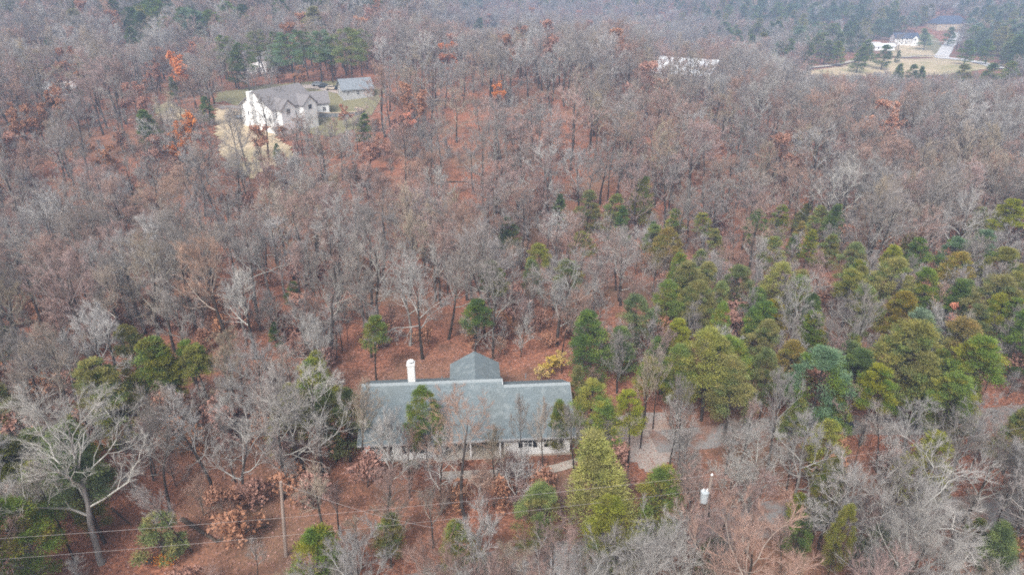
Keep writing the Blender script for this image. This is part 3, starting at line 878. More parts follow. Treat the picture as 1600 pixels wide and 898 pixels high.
# sparse small protos (saplings, thin trunks)
THINP = []
for i in range(4):
    tv, parts = bare_meshes(i, True, seed=300 + i, nlimb=6, ntwig=5, tw_r=.012, Ht=10, crown_r=2.2, fork=.5, crook=.12, upright=1.0)
    THINP.append((seg_mesh('trunk', [(tv[0], tv[1], 0)], [M['trunk']]), seg_mesh('crown', parts, [M['limb_grey'], M['twig_grey']]), 10, 2.2))

# -- evergreen protos
def evergreen(seed, Ht, R, base, shape, nclump, nleaf, csize=.75, open_=.0):
    rs = np.random.RandomState(seed)
    T_ = Segs(); n = 9; p = np.array([0, 0, -.5]); d = np.array([rs.normal() * .04, rs.normal() * .04, 1.0]); pts = [p]
    for i in range(n):
        d = nrm(d + rs.normal(size=3) * .04 + np.array([0, 0, .1])); p = p + d * (Ht * .96 + .5) / n; pts.append(p)
    for i in range(n):
        r = (Ht * .013 + .03); T_.add(pts[i], pts[i + 1], r * (1 - i / n) + .02, r * (1 - (i + 1) / n) + .02, 0)
    pts = np.array(pts)
    P = []; D = []; S = []; B0 = []; B1 = []; br = []; MI = []
    lobes = [(rs.uniform(0, 2 * pi), rs.uniform(.0, 1), rs.uniform(.72, 1.18)) for _ in range(7)]
    for c in range(nclump):
        t = rs.rand() ** .85
        if shape == 'cone': rr = R * (1.02 - t) ** .75
        elif shape == 'round': rr = R * math.sqrt(max(0, 1 - (2 * t - .85) ** 2 / 1.5)) 
        else: rr = R * min(1, (1.03 - t) * 1.7) ** .7 * (.75 + .25 * t)
        az = rs.uniform(0, 2 * pi)
        for la, lt, lm in lobes:
            w = math.exp(-((abs((az - la + pi) % (2 * pi) - pi)) / .7) ** 2 - ((t - lt) / .25) ** 2); rr *= 1 + (lm - 1) * w
        rad = rr * rs.uniform(.35, 1.0) ** .55
        zz = Ht * (base + (1 - base) * t * .97)
        ax = pts[min(n, max(0, int(zz / (Ht * .96) * n)))]
        c_ = np.array([ax[0] + cos(az) * rad, ax[1] + sin(az) * rad, zz])
        a = np.array([ax[0], ax[1], max(Ht * base * .9, zz - rad * .35)])
        B0.append(a); B1.append(c_); br.append(.02 + rad * .008)
        cs = csize * rs.uniform(.6, 1.25) * (1.1 - .45 * t)
        m = int(1.45 * nleaf / nclump * rs.uniform(.35, 1.35))
        MI.append(np.full(m, 2 if rs.rand() < .30 else 0))
        dirs = rs.normal(size=(m, 3)); dirs /= np.linalg.norm(dirs, axis=1, keepdims=True)
        dirs[:, 2] = dirs[:, 2] * .8 + .15
        q = c_ + dirs * cs * np.array([1.15, 1.15, .55]) * (rs.rand(m, 1) ** .6)
        P.append(q); out = np.array([cos(az), sin(az), .45]); D.append(dirs * .8 + out * .7 + rs.normal(size=(m, 3)) * .55); S.append(rs.uniform(.12, .32, m))
    P = np.concatenate(P); D = np.concatenate(D); S = np.concatenate(S)
    lv, lf = leaf_tris(P, D, S, rs, .30)
    bv, bf = segs_geo(np.array(B0), np.array(B1), np.array(br), np.array(br) * .3, 3)
    tv = segs_geo(T_.p0, T_.p1, T_.r0, T_.r1, 8)
    MI = np.concatenate(MI); k0 = MI == 0
    parts = [(bv, bf, 1)]
    for kk, mi_ in ((k0, 0), (~k0, 2)):
        vv = lv.reshape(-1, 3, 3)[kk].reshape(-1, 3); parts.append((vv, np.arange(len(vv)).reshape(-1, 3), mi_))
    return tv, parts
EVP = {}
for key, a in dict(cedar1=(1, 10, 2.7, .14, 'oval', 95, 15000, .85), cedar2=(2, 11, 3.2, .18, 'cone', 110, 17000, .90), cedar3=(3, 9, 2.3, .10, 'cone', 80, 12000, .70),
                   pine1=(4, 14, 3.6, .42, 'round', 60, 15000, 1.15), pine2=(5, 13, 3.2, .48, 'oval', 60, 14000, 1.0), pine3=(6, 12, 4.2, .28, 'oval', 95, 19000, 1.15),
                   bush1=(7, 4, 1.8, .10, 'round', 40, 6000, .6)).items():
    tv, parts = evergreen(a[0] + 500, *a[1:])
    EVP[key] = (seg_mesh('trunk', [(tv[0], tv[1], 0)], [M['trunk']]), seg_mesh('crown', parts, [M['leaf_green'], M['trunk'], M['leaf_olive']]), a[1], a[2])
# -- leafy oaks
OAKP = []
for i, (lv, ln) in enumerate(((-.6, 15000), (.3, 9000), (-1.2, 16000))):
    tv, parts = bare_meshes(i, True, leaves=lv, leafn=ln, seed=700 + i, nlimb=9, ntwig=5, tw_r=.012, Ht=13, crown_r=3.9, fork=.34, crook=.16, upright=.8)
    OAKP.append((seg_mesh('trunk', [(tv[0], tv[1], 0)], [M['trunk']]), seg_mesh('crown', parts, [M['limb_grey'], M['twig_pink'], M['leaf_oak']]), 13, 3.9))

# ------------------------------------------------------------------ placing trees
TREES = []   # dicts for labels
def place(kind, proto, x, y, sc, rz, mats, tmat=None, tilt=(0, 0), info=None, wide=1.0):
    z = hz(x, y)
    r = empty(kind, (x, y, z), 0)
    r.rotation_euler = (tilt[0], tilt[1], rz); r.scale = (sc * wide, sc * wide, sc)
    for nm, me, ms in (('trunk', proto[0], [tmat or M['trunk']]), ('crown', proto[1], mats)):
        o = inst(nm, me, r)
        for k, m in enumerate(ms):
            if m is not None and k < len(o.material_slots):
                o.material_slots[k].link = 'OBJECT'; o.material_slots[k].material = m
    TREES.append(dict(o=r, kind=kind, x=x, y=y, z=z, h=proto[2] * sc, r=proto[3] * sc * wide, **(info or {})))
    return r

# evergreens read off the photograph: crown centre (px, py), crown width in px, tone, form
EV = """875 328 26 dark cedar3|918 330 36 olive cedar1|952 336 36 olive cedar1|1001 316 44 olive cedar2|970 350 28 dark cedar3|1020 370 26 dark cedar3|1055 356 30 olive cedar1
1098 362 30 olive pine2|1122 386 30 olive cedar3|800 368 34 dark cedar1|912 392 36 yellow pine2|1215 345 28 olive cedar1|1253 368 24 rust cedar3|1276 352 32 olive cedar1|1301 354 38 dark cedar2
1533 352 32 olive cedar1|1566 348 44 yellow pine2|1262 386 28 olive cedar3|1041 396 52 rust pine3|1290 392 30 olive cedar1|843 412 36 yellow pine2|833 432 32 dark cedar1|776 452 46 green pine2
742 506 46 dark pine2|893 440 44 green pine2|1415 402 42 rust cedar2|1442 412 42 dark cedar1|1482 414 44 blue pine3|1522 404 46 blue pine3|1562 428 62 olive pine3|1484 440 52 rust pine3
1386 452 68 olive pine3|1345 432 42 olive cedar2|1590 474 60 olive pine3|1541 484 76 olive pine3|1500 474 50 dark cedar2|1446 474 48 green pine3|1210 462 52 yellow pine3|1152 458 52 green pine3
1178 484 42 dark cedar1|1082 488 66 olive pine3|1046 494 56 green pine3|996 512 58 dark pine3|926 538 60 dark cedar1|970 548 46 dark cedar1|1207 502 42 rust cedar1|1246 492 46 green pine3
1272 522 46 green cedar1|1400 506 56 rust pine3|1352 502 50 green pine3|1441 542 58 blue pine3|1512 554 80 rust pine3|1562 504 60 olive pine3|1310 566 46 dark cedar1|1106 584 96 yellow pine3
1062 604 62 green pine3|1142 618 80 olive pine3|1012 612 44 olive pine2|1226 594 56 rust pine3|1278 606 100 blue pine3|1396 576 108 olive pine3|1362 626 60 olive pine2|1432 626 56 green cedar2
924 652 62 olive pine2|880 664 46 olive cedar2|936 688 66 green cedar1|986 678 48 yellow pine2|1296 708 58 yellow cedar1|1444 734 70 yellow cedar1|1588 688 60 olive cedar2|666 684 60 green pine3
583 546 40 green pine2|486 588 44 yellow cedar1|492 634 40 green cedar2|212 568 60 olive pine3|266 604 58 yellow pine3|316 580 46 green pine2|246 552 32 dark cedar1|14 660 64 olive pine3
8 540 36 olive cedar1|430 520 20 dark cedar3|455 460 24 dark cedar1|946 772 116 yellow cedar2|1022 784 72 green cedar1|962 852 84 yellow cedar1|840 834 74 green pine3|724 858 60 olive cedar1
482 882 84 green cedar1|246 838 60 green bush1|34 846 120 green pine3|62 768 72 green cedar2|98 722 60 green pine2|140 792 44 olive cedar1|1246 836 40 dark cedar1|600 836 44 olive cedar1
1374 856 60 dark cedar1|1562 872 66 dark cedar2|1104 874 52 dark cedar1|942 892 60 olive cedar1|512 660 42 green cedar1|120 690 50 green cedar2|1182 560 50 olive pine3|1470 590 50 green cedar1
1340 560 48 olive cedar2|1580 540 60 dark cedar1|1030 560 44 dark cedar1|900 610 38 olive cedar3|1500 640 50 olive cedar1|1240 650 44 green cedar2|1310 640 50 green cedar2|175 640 44 olive cedar1
353 82 32 green pine1|383 98 34 dark pine1|401 76 32 green pine1|430 94 28 blue pine1|455 86 38 blue pine1|476 78 34 dark pine1|497 82 38 blue pine1|516 88 32 dark pine1|546 84 44 green pine1|562 76 32 green pine1
368 106 30 dark cedar1|440 76 30 dark pine1|77 70 20 dark cedar2|205 66 24 dark cedar1|228 61 20 dark cedar2|270 136 16 dark cedar3|322 172 22 dark cedar1|566 202 26 dark cedar1|432 238 14 dark cedar3
235 204 36 dark cedar1|1095 57 32 dark cedar2|1132 52 38 dark pine3|1152 62 24 dark cedar1|1045 46 24 olive cedar1|1182 54 40 green pine3|1266 86 36 dark cedar1|1290 80 32 dark cedar1|1242 62 26 blue cedar1
1246 45 26 dark cedar1|1342 92 34 dark cedar1|1356 82 28 dark cedar2|1381 88 30 dark cedar1|1448 60 24 blue cedar2|1484 56 20 dark cedar1|1403 88 9 dark cedar3|1512 80 30 dark cedar1|1545 80 40 dark cedar1
1578 84 40 dark cedar1|1532 26 24 dark cedar2|1422 119 20 dark cedar1|1440 122 18 dark cedar3|1502 122 32 olive cedar1|1546 121 40 dark cedar1|1580 118 34 olive cedar1|1402 119 22 dark cedar2|1310 82 28 green cedar1
770 42 30 dark cedar1|745 44 24 dark cedar2|1220 84 30 blue cedar1|1575 22 34 green pine3|1325 66 26 dark cedar1|1368 44 24 dark cedar2|1385 42 22 blue cedar1|1410 38 22 dark cedar1|1560 34 26 dark cedar1"""
ev_px = []
ALT = dict(dark='green', green='olive', olive='green', yellow='olive', blue='green', rust='olive')
evr = np.random.RandomState(31)
EVL = [r_.split() for r_ in EV.replace('\n', '|').split('|')]
for (x0, x1, y0, y1, n_) in ((1040, 1600, 400, 560, 26), (1080, 1600, 560, 630, 7), (160, 340, 540, 640, 5), (0, 150, 640, 800, 5), (430, 545, 600, 700, 4), (1100, 1600, 800, 890, -5), (990, 1280, 330, 400, 4)):
    for _ in range(abs(n_)):
        w_ = evr.uniform(.7, 1.25) * (34 + (y0 - 330) * .12) if n_ > 0 else evr.uniform(30, 44)
        EVL.append([evr.uniform(x0, x1), evr.uniform(y0, y1), w_, ['olive', 'olive', 'green', 'green', 'yellow', 'dark'][evr.randint(6)], ['cedar1', 'cedar2', 'pine3', 'cedar1', 'pine2'][evr.randint(5)]])
for a in EVL:
    px, py, wpx, tone, form = float(a[0]), float(a[1]), float(a[2]), a[3], a[4]
    pr = EVP[form]
    # iterate: height from width at the distance
    h = pr[2]
    for _ in range(4):
        x, y, z = at(px, py, h * (.60 if form.startswith(('pine1', 'pine2')) else .55))
        dep = pix(x, y, z + h * .55)[2]
        wm = wpx * float(dep) / F * (1.18 if py > 300 else 1.1)
        sc = max(.35, min(1.45, wm / (2 * pr[3])))
        h = pr[2] * sc
    wide = max(.8, min(1.25, wm / (2 * pr[3]) / sc)) if sc else 1
    hs = 1.0
    kind = 'pine_tree' if form.startswith('pine') else ('evergreen_bush' if form.startswith('bush') else 'cedar_tree')
    if kind == 'pine_tree' and sc * pr[2] < 9: sc2 = 9 / pr[2]; wide *= sc / sc2; sc = sc2
    place(kind, pr, x, y, sc, rnd.uniform(0, 6.28), [M['leaf_' + tone], M['trunk'], M['leaf_' + ALT[tone]]], tilt=(rnd.uniform(-.05, .05), rnd.uniform(-.05, .05)),
          info=dict(tone=tone), wide=wide)
    ev_px.append((x, y))
# leafy orange oaks: crown centre, width, sparse?
for px, py, wpx, pi_, leaf in ((284, 108, 40, 0, 'oak'), (282, 218, 58, 0, 'oak'), (700, 88, 34, 1, 'oak'), (652, 168, 44, 1, 'fade'), (112, 100, 44, 1, 'fade'), (90, 165, 42, 2, 'fade'),
                                (328, 52, 26, 1, 'fade'), (215, 160, 50, 1, 'fade'), (30, 195, 50, 1, 'fade'), (778, 145, 26, 1, 'oak'), (540, 178, 22, 0, 'fade'), (60, 190, 44, 1, 'fade'),
                                (300, 78, 26, 0, 'oak'), (163, 255, 44, 1, 'fade'), (575, 245, 34, 1, 'fade'), (240, 118, 30, 1, 'fade'), (640, 190, 26, 1, 'oak'), (470, 120, 26, 1, 'fade'), (1500, 495, 30, 1, 'oak'),
                                (1262, 620, 0, 1, 'oak')):
    if not wpx: continue
    h = 13
    for _ in range(4):
        x, y, z = at(px, py, h * .6); dep = float(pix(x, y, z + h * .6)[2]); sc = max(.45, min(1.3, wpx * dep / F / 7.6)); h = 13 * sc
    place('oak_tree', OAKP[pi_], x, y, sc, rnd.uniform(0, 6.28), [None, None, M['leaf_' + leaf]], info=dict(tone={'oak': 'bright orange', 'fade': 'faded orange'}[leaf]))
# golden shrub behind the house
for px, py, s in ((858, 572, .26), (878, 566, .24), (845, 580, .2)):
    x, y, z = at(px, py, 1.6)
    place('golden_shrub', OAKP[0], x, y, s, rnd.uniform(0, 6), [None, None, M['leaf_gold']], info=dict(tone='golden yellow'), wide=1.15)

# bare trees by hand: base pixel, proto, height, tone, trunk, tilt (x, y), wide
HAND = [(160, 880, 9, 17.5, 'pale', 'trunk_pale', 0.02, -.02, 1.15), (728, 808, 2, 14.5, 'pink', 'trunk', 0, .05, .95), (1240, 812, 5, 12.5, 'pale', 'trunk_pale', 0, 0, .95),
        (1172, 820, 3, 11.5, 'pale', 'trunk_pale', 0, -.12, .9), (118, 878, 4, 12, 'grey', 'trunk', 0, -.08, .7), (608, 790, 6, 11, 'pale', 'trunk', 0, .08, .8),
        (690, 800, 6, 8.5, 'pale', 'trunk', .1, -.05, .9), (846, 775, 4, 11, 'tan', 'trunk', 0, .03, .6), (815, 745, 4, 10, 'tan', 'trunk', 0, .0, .5),
        (330, 770, 2, 12.5, 'pale', 'trunk', 0, -.1, 1), (265, 800, 7, 12.5, 'grey', 'trunk', 0, -.03, .9), (375, 800, 5, 12.5, 'pale', 'trunk', .05, -.12, 1), (480, 770, 2, 15, 'pale', 'trunk', 0, -.05, 1),
        (505, 745, 5, 14.5, 'pale', 'trunk', 0, .1, .9), (440, 780, 1, 15, 'grey', 'trunk', 0, -.02, 1), (300, 860, 4, 10, 'grey', 'trunk', .25, -.2, .6),
        (660, 560, 0, 15, 'pale', 'trunk', 0, 0, 1), (640, 540, 2, 15, 'pale', 'trunk_pale', 0, .03, 1), (700, 530, 1, 14, 'grey', 'trunk', 0, .05, 1), (870, 540, 3, 14, 'pale', 'trunk', 0, .12, 1.2),
        (770, 560, 0, 14, 'grey', 'trunk', 0, 0, 1), (1320, 600, 8, 13, 'grey', 'trunk', 0, .03, 1.1), (1230, 560, 5, 13, 'pale', 'trunk_pale', 0, .05, 1), (1400, 740, 5, 10, 'pale', 'trunk_pale', 0, .02, 1),
        (1485, 745, 3, 10, 'pale', 'trunk_pale', 0, .1, 1), (1060, 740, 4, 12, 'grey', 'trunk', 0, .05, .6), (1045, 735, 8, 9, 'pale', 'trunk', 0, 0, .8), (1200, 735, 1, 12, 'grey', 'trunk', 0, 0, .8),
        (1000, 700, 4, 12, 'tan', 'trunk', 0, -.02, .5), (1020, 670, 4, 11, 'tan', 'trunk', 0, 0, .5), (420, 250, 0, 17, 'grey', 'trunk', 0, 0, 1), (385, 262, 8, 15, 'grey', 'trunk', 0, 0, 1),
        (372, 255, 4, 14, 'grey', 'trunk', 0, -.04, 1), (635, 300, 4, 17, 'pink', 'trunk', 0, 0, 1), (670, 290, 7, 17, 'grey', 'trunk', 0, 0, 1), (1508, 235, 9, 17, 'pale', 'trunk_pale', 0, 0, 1.2),
        (1128, 848, 4, 9.5, 'pale', 'trunk', 0, -.05, 1), (1075, 838, 8, 8.5, 'grey', 'trunk', 0, .04, 1), (560, 745, 1, 12, 'tan', 'trunk', 0, .06, .8),
        (772, 790, 4, 9, 'tan', 'trunk', 0, .04, .8), (640, 778, 1, 8.5, 'pink', 'trunk', 0, -.04, .9), (898, 762, 4, 10, 'grey', 'trunk', 0, .05, .8), (805, 800, 6, 7, 'pale', 'trunk', 0, -.1, .9),
        (590, 700, 8, 5.0, 'pale', 'trunk', .1, .5, 1)]
bare_pts = []
for (px, py, pi_, h, tone, tm, tx, ty, wd) in HAND:
    x, y, z = at(px, py); pr = NEARP[pi_]; sc = h / pr[2]
    place('bare_tree', pr, x, y, sc, rnd.uniform(0, 6.28) if tx == 0 and ty == 0 else rnd.choice([0, 1.5, 3.1]), [M['limb_' + tone], M['twig_' + tone]], M[tm], (tx, ty), dict(tone=tone), wd)
    bare_pts.append((x, y))

# random wood: jittered positions over everything the camera sees (and a margin)
EXC = [YARD_L, YARD_TAN, FIELD, FIELD2, FIELD3,
       [(545, 560), (900, 560), (905, 640), (900, 735), (545, 735)],
       [(895, 640), (1056, 636), (1060, 690), (1050, 735), (960, 735), (895, 700)],
       [(1462, 60), (1500, 40), (1510, 50), (1490, 80), (1500, 98), (1462, 95)],
       [(1395, 55), (1430, 55), (1430, 76), (1395, 76)], [(1370, 66), (1400, 66), (1400, 90), (1340, 90)],
       [(1030, 108), (1112, 108), (1114, 126), (1034, 128)], [(1455, 30), (1505, 30), (1505, 56), (1455, 56)],
       [(1275, 45), (1325, 45), (1325, 64), (1275, 64)], [(1490, -10), (1545, -10), (1545, 14), (1490, 14)], [(1430, 50), (1460, 50), (1470, 70), (1436, 70)],
       [(236, 158), (290, 158), (305, 190), (240, 192)]]
# density multipliers by base position (px, py, rx, ry, factor)
DEN = [(330, 830, 130, 90, .30), (210, 870, 90, 60, .15), (480, 830, 60, 70, .45), (640, 530, 100, 50, .55), (800, 540, 80, 50, .55), (420, 420, 120, 60, .75), (720, 800, 170, 60, .35), (640, 760, 120, 40, .45), (650, 280, 120, 80, .55), (850, 200, 260, 60, .75),
       (1190, 790, 60, 40, .7), (880, 880, 40, 60, .3), (120, 300, 200, 80, .7), (300, 400, 250, 60, .8), (560, 400, 150, 60, .75), (400, 300, 60, 60, .6), (830, 560, 80, 60, .5), (1400, 690, 260, 30, .85),
       (900, 250, 240, 80, .6), (1150, 250, 80, 80, .65), (650, 200, 100, 80, .7), (560, 500, 60, 40, .6), (440, 560, 90, 50, 1.0), (480, 130, 90, 16, .3), (440, 215, 90, 22, .35), (1350, 120, 160, 10, .5)]
XY = []
def gridpts(y0, y1, sp):
    y = y0
    while y < y1:
        w = y * .80 + 26 if y < 120 else y * .78 + 18
        n = int(2 * w / sp)
        xs = -w + (np.arange(n) + RS.rand(n)) * 2 * w / n
        yy = y + (RS.rand(n)) * sp
        XY.append(np.stack([xs, yy], 1)); y += sp
gridpts(30, 44, 3.4); gridpts(44, 62, 4.5); gridpts(62, 150, 5.3); gridpts(150, 330, 6.8); gridpts(330, 560, 8.0); gridpts(560, 1060, 10.0)
XY = np.concatenate(XY)
Z = H(XY[:, 0], XY[:, 1]); PX, PY, DEP = pix(XY[:, 0], XY[:, 1], Z)
keep = (PX > -170) & (PX < 1770) & (PY < 1100)
for poly in EXC: keep &= ~inside(PX, PY, poly)
u = RS.rand(len(XY)); dens = np.ones(len(XY))
for (cx_, cy_, rx, ry, f) in DEN:
    w = np.exp(-((PX - cx_) / rx) ** 2 - ((PY - cy_) / ry) ** 2); dens *= 1 - (1 - f) * np.clip(w * 1.6, 0, 1)
keep &= u < dens * .93
# keep the street, the drive and the house clear of trunks
hu = (XY[:, 0] - HX) * cos(R4) + (XY[:, 1] - HY) * sin(R4); hv = -(XY[:, 0] - HX) * sin(R4) + (XY[:, 1] - HY) * cos(R4)
keep &= ~((hu > -2.0) & (hu < 24) & (hv > -3) & (hv < 14))
def near_line(pts, d):
    P = np.array(pts); m = np.full(len(XY), 1e9)
    for i in range(len(P) - 1):
        a, b = P[i], P[i + 1]; ab = b - a; t = np.clip(((XY - a) @ ab) / (ab @ ab), 0, 1); m = np.minimum(m, np.linalg.norm(XY - a - t[:, None] * ab, axis=1))
    return m < d
keep &= ~near_line(W([(640, 930), (800, 885), (900, 872), (1050, 838), (1180, 812), (1330, 800), (1500, 800), (1700, 790)]), 2.3)
keep &= ~near_line(W([(1020, 690), (1110, 682), (1200, 668), (1330, 664), (1460, 662), (1560, 652), (1680, 640)]), 2.2)
pts_fixed = np.array([(t['x'], t['y'], t['r']) for t in TREES])
for (fx_, fy_, fr_) in pts_fixed:
    keep &= ((XY[:, 0] - fx_) ** 2 + (XY[:, 1] - fy_) ** 2) > (min(fr_ * .55, 2.2)) ** 2
idx = np.where(keep)[0]
idx = idx[np.argsort(DEP[idx])]
# zones of evergreen in the far mass
def fardark(px, py):
    z_ = np.zeros(len(px))
    for (a, b, rx, ry, f) in ((130, 30, 110, 18, .6), (260, 20, 80, 14, .5), (60, 20, 60, 12, .3), (640, 20, 90, 10, .6), (560, 30, 60, 10, .5), (1240, 40, 120, 22, .45), (1000, 15, 120, 10, .3), (1560, 50, 60, 30, .35),
                              (1340, 60, 110, 30, .4), (1500, 118, 120, 8, .6), (1420, 10, 120, 14, .3), (1500, 440, 140, 60, .10), (850, 10, 200, 8, .25), (300, 70, 120, 16, .25), (1560, 95, 60, 16, .6)):
        z_ = np.maximum(z_, min(.95, f * 1.5) * np.clip(1.5 * np.exp(-((px - a) / rx) ** 2 - ((py - b) / ry) ** 2), 0, 1))
    return z_
fd = fardark(PX, PY)
N_BARE = 300 - len(HAND)
near_n = 0; far = []; HTS = {}
# crowns must not stand between the eye and what the photograph shows clear of them: trees there are low or missing
PROT = [(int(x0), int(y0), int(x1), int(y1), dep, .0) for x0, y0, x1, y1, dep in ((383, 125, 440, 186, 200), (440, 122, 505, 172, 200), (525, 126, 562, 148, 215), (338, 165, 380, 200, 190), (380, 195, 450, 235, 170), (520, 150, 580, 165, 190),
        (1026, 90, 1114, 116, 320), (1262, 100, 1340, 115, 520), (1330, 90, 1566, 112, 520), (1370, 46, 1430, 90, 480), (1430, 50, 1515, 92, 480), (1280, 44, 1325, 56, 500), (1490, -5, 1545, 8, 600), (1262, 30, 1290, 38, 600),
        (236, 160, 300, 182, 200), (95, 132, 122, 146, 230), (955, 655, 1052, 722, 72), (424, 752, 462, 862, 58.5), (862, 852, 908, 897, 44), (1215, 655, 1310, 676, 70), (1335, 64, 1375, 76, 500), (400, 92, 426, 108, 230), (1572, 6, 1592, 14, 600))]
for t in TREES:
    if t['kind'] in ('pine_tree', 'cedar_tree', 'oak_tree'):
        cx_, cy_, dp_ = [float(q_) for q_ in pix(t['x'], t['y'], t['z'] + t['h'] * .62)]
        rp = t['r'] * F / dp_
        f_ = (.12 if cy_ < 800 else .55) if (t['kind'] != 'oak_tree') else .05
        PROT.append((cx_ - rp * .8, cy_ - rp * 1.0, cx_ + rp * .8, cy_ + rp * .35, dp_ - 1, f_))
PR_ = np.array(PROT)
prs = np.random.RandomState(77)
def allowed(x, y, z, px, py, dp, ht, rad):
    rp = rad * F / dp * .8
    top = float(pix(x, y, z + ht)[1])
    m = (PR_[:, 4] > dp) & (PR_[:, 0] < px + rp) & (PR_[:, 2] > px - rp) & (PR_[:, 1] < py) & (PR_[:, 3] > top)
    for (x0, y0, x1, y1, d_, f_) in PR_[m]:
        if f_ == 0 and x0 < 1200 and y1 < 300 and prs.rand() < (.5 if x0 > 1000 else .3): continue
        if prs.rand() < f_: continue
        # the height whose top shows just under the region
        need = float((py - y1) / max(1e-3, py - top)) * ht
        ht = min(ht, need)
        top = float(pix(x, y, z + ht)[1])
    return ht
rs2 = np.random.RandomState(5)
for i in idx:
    x, y = XY[i]; px, py, dp = PX[i], PY[i], DEP[i]
    v = rs2.rand(6)
    infr = (-40 < px < 1640) and dp < 400
    # leave the view of the house front open: only low growth right in front of it
    front = 545 < px < 905 and 735 < py < 900
    ht = 12 + 5.0 * v[0]
    if y > 75: ht = 13 + 5 * v[0]
    if y > 140: ht = 14 + 7 * v[0]
    if py > 870: ht = 12 + 5 * v[0]
    if 60 < px < 450 and py > 880: continue
    # crown overlap of the roof by trees below it
    if 520 < px < 930 and 720 < py < 1010:
        top = float(pix(x, y, Z[i] + ht)[1])
        if top < 745 and v[3] > .25: ht = ht * .6
        if 560 < px < 900 and py < 800: ht = 5.5
    if 900 < px < 1070 and 735 < py < 800 and v[5] < .6: continue
    ha = allowed(x, y, Z[i], px, py, dp, ht, 4.0)
    if ha < 4.5: 
        if ha < 2.5 or v[0] < .6: continue
    ht = ha; HTS[i] = ht
    gy = 1.0
    if near_n < N_BARE and infr and py - ht / dp * F < 905:
        # tone by place
        if py > 640: tone = ['pale', 'grey', 'pale', 'tan', 'pink'][int(v[1] * 5)]
        elif px > 1100: tone = ['grey', 'grey', 'pale', 'pink'][int(v[1] * 4)]
        else: tone = ['pink', 'grey', 'tan', 'pink', 'grey', 'pale'][int(v[1] * 6)]
        small = v[2] < (.34 if (py > 690 or (px < 1000 and py > 420)) else .16)
        pr = THINP[int(v[3] * 4)] if small else NEARP[int(v[3] * 9)]
        sc = (ht * (.8 if small else 1)) / pr[2]
        place('bare_tree', pr, x, y, sc, v[4] * 6.28, [M['limb_' + tone], M['twig_' + tone]], M['trunk_pale' if (tone == 'pale' and v[5] < .4) else 'trunk'],
              ((v[5] - .5) * .14, (v[2] - .5) * .14), dict(tone=tone, small=small))
        near_n += 1
    else:
        far.append(i)
far = np.array(far)

# far and understorey masses: geometry-node scatter of ready-made trees
def scatter_group(name, coll):
    ng = bpy.data.node_groups.new(name, 'GeometryNodeTree')
    ng.interface.new_socket('Geometry', in_out='INPUT', socket_type='NodeSocketGeometry')
    ng.interface.new_socket('Geometry', in_out='OUTPUT', socket_type='NodeSocketGeometry')
    N, L = ng.nodes, ng.links
    gi = N.new('NodeGroupInput'); go = N.new('NodeGroupOutput')
    ci = N.new('GeometryNodeCollectionInfo'); ci.inputs['Collection'].default_value = coll
    ci.inputs['Separate Children'].default_value = True; ci.inputs['Reset Children'].default_value = True
    ip = N.new('GeometryNodeInstanceOnPoints'); ip.inputs['Pick Instance'].default_value = True
    def na(n, t):
        a = N.new('GeometryNodeInputNamedAttribute'); a.data_type = t; a.inputs['Name'].default_value = n; return a.outputs['Attribute']
    L.new(gi.outputs[0], ip.inputs['Points']); L.new(ci.outputs[0], ip.inputs['Instance'])
    L.new(na('idx', 'INT'), ip.inputs['Instance Index'])
    e2r = N.new('FunctionNodeEulerToRotation'); L.new(na('rot', 'FLOAT_VECTOR'), e2r.inputs[0]); L.new(e2r.outputs[0], ip.inputs['Rotation'])
    L.new(na('scl', 'FLOAT_VECTOR'), ip.inputs['Scale'])
    L.new(ip.outputs[0], go.inputs[0])
    return ng
def scatter(name, P, rot, scl, idx_, meshes, label, cat):
    coll = bpy.data.collections.new(name + '_sources')
    for k, me in enumerate(meshes):
        coll.objects.link(bpy.data.objects.new('%s_source_%02d' % (name, k), me))
    me = bpy.data.meshes.new(name); me.vertices.add(len(P)); me.vertices.foreach_set('co', np.asarray(P, np.float32).ravel())
    for n, t, a, key in (('rot', 'FLOAT_VECTOR', rot, 'vector'), ('scl', 'FLOAT_VECTOR', scl, 'vector')):
        at_ = me.attributes.new(n, t, 'POINT'); at_.data.foreach_set(key, np.asarray(a, np.float32).ravel())
    at_ = me.attributes.new('idx', 'INT', 'POINT'); at_.data.foreach_set('value', np.asarray(idx_, np.int32))
    o = bpy.data.objects.new(name, me); COL.objects.link(o)
    md = o.modifiers.new('scatter', 'NODES'); md.node_group = scatter_group(name, coll)
    tag(o, label, cat, kind='stuff')
    return o

def joined(seed, tone, tmat, **kw):
    tv, parts = bare_meshes(0, False, seed=seed, **kw)
    return seg_mesh('far_tree', [(tv[0], tv[1], 2)] + parts, [M['limb_' + tone], M['twig_' + tone], M[tmat]])
FARM = []; FH = []
for k in range(14):
    tone = ['grey', 'pink', 'grey', 'tan', 'pink', 'grey', 'pale'][k % 7]
    s = specs[k % 9]
    FARM.append(joined(900 + k, tone, 'trunk', ntwig=9, tw_r=.0150, lod=2.0, **{'nlimb': 8, **s})); FH.append(s['Ht'])
FDARK = []
for k, (key, tone) in enumerate((('cedar1', 'dark'), ('cedar2', 'dark'), ('pine3', 'blue'), ('cedar1', 'olive'), ('pine2', 'green'))):
    a = EVP[key]; me = a[1].copy(); me.materials.clear(); me.materials.append(M['leaf_' + tone]); me.materials.append(M['trunk']); me.materials.append(M['leaf_' + ALT[tone]])
    tmn = a[0].copy()
    bm_ = None
    FDARK.append((me, a[2]))
FOAK = []
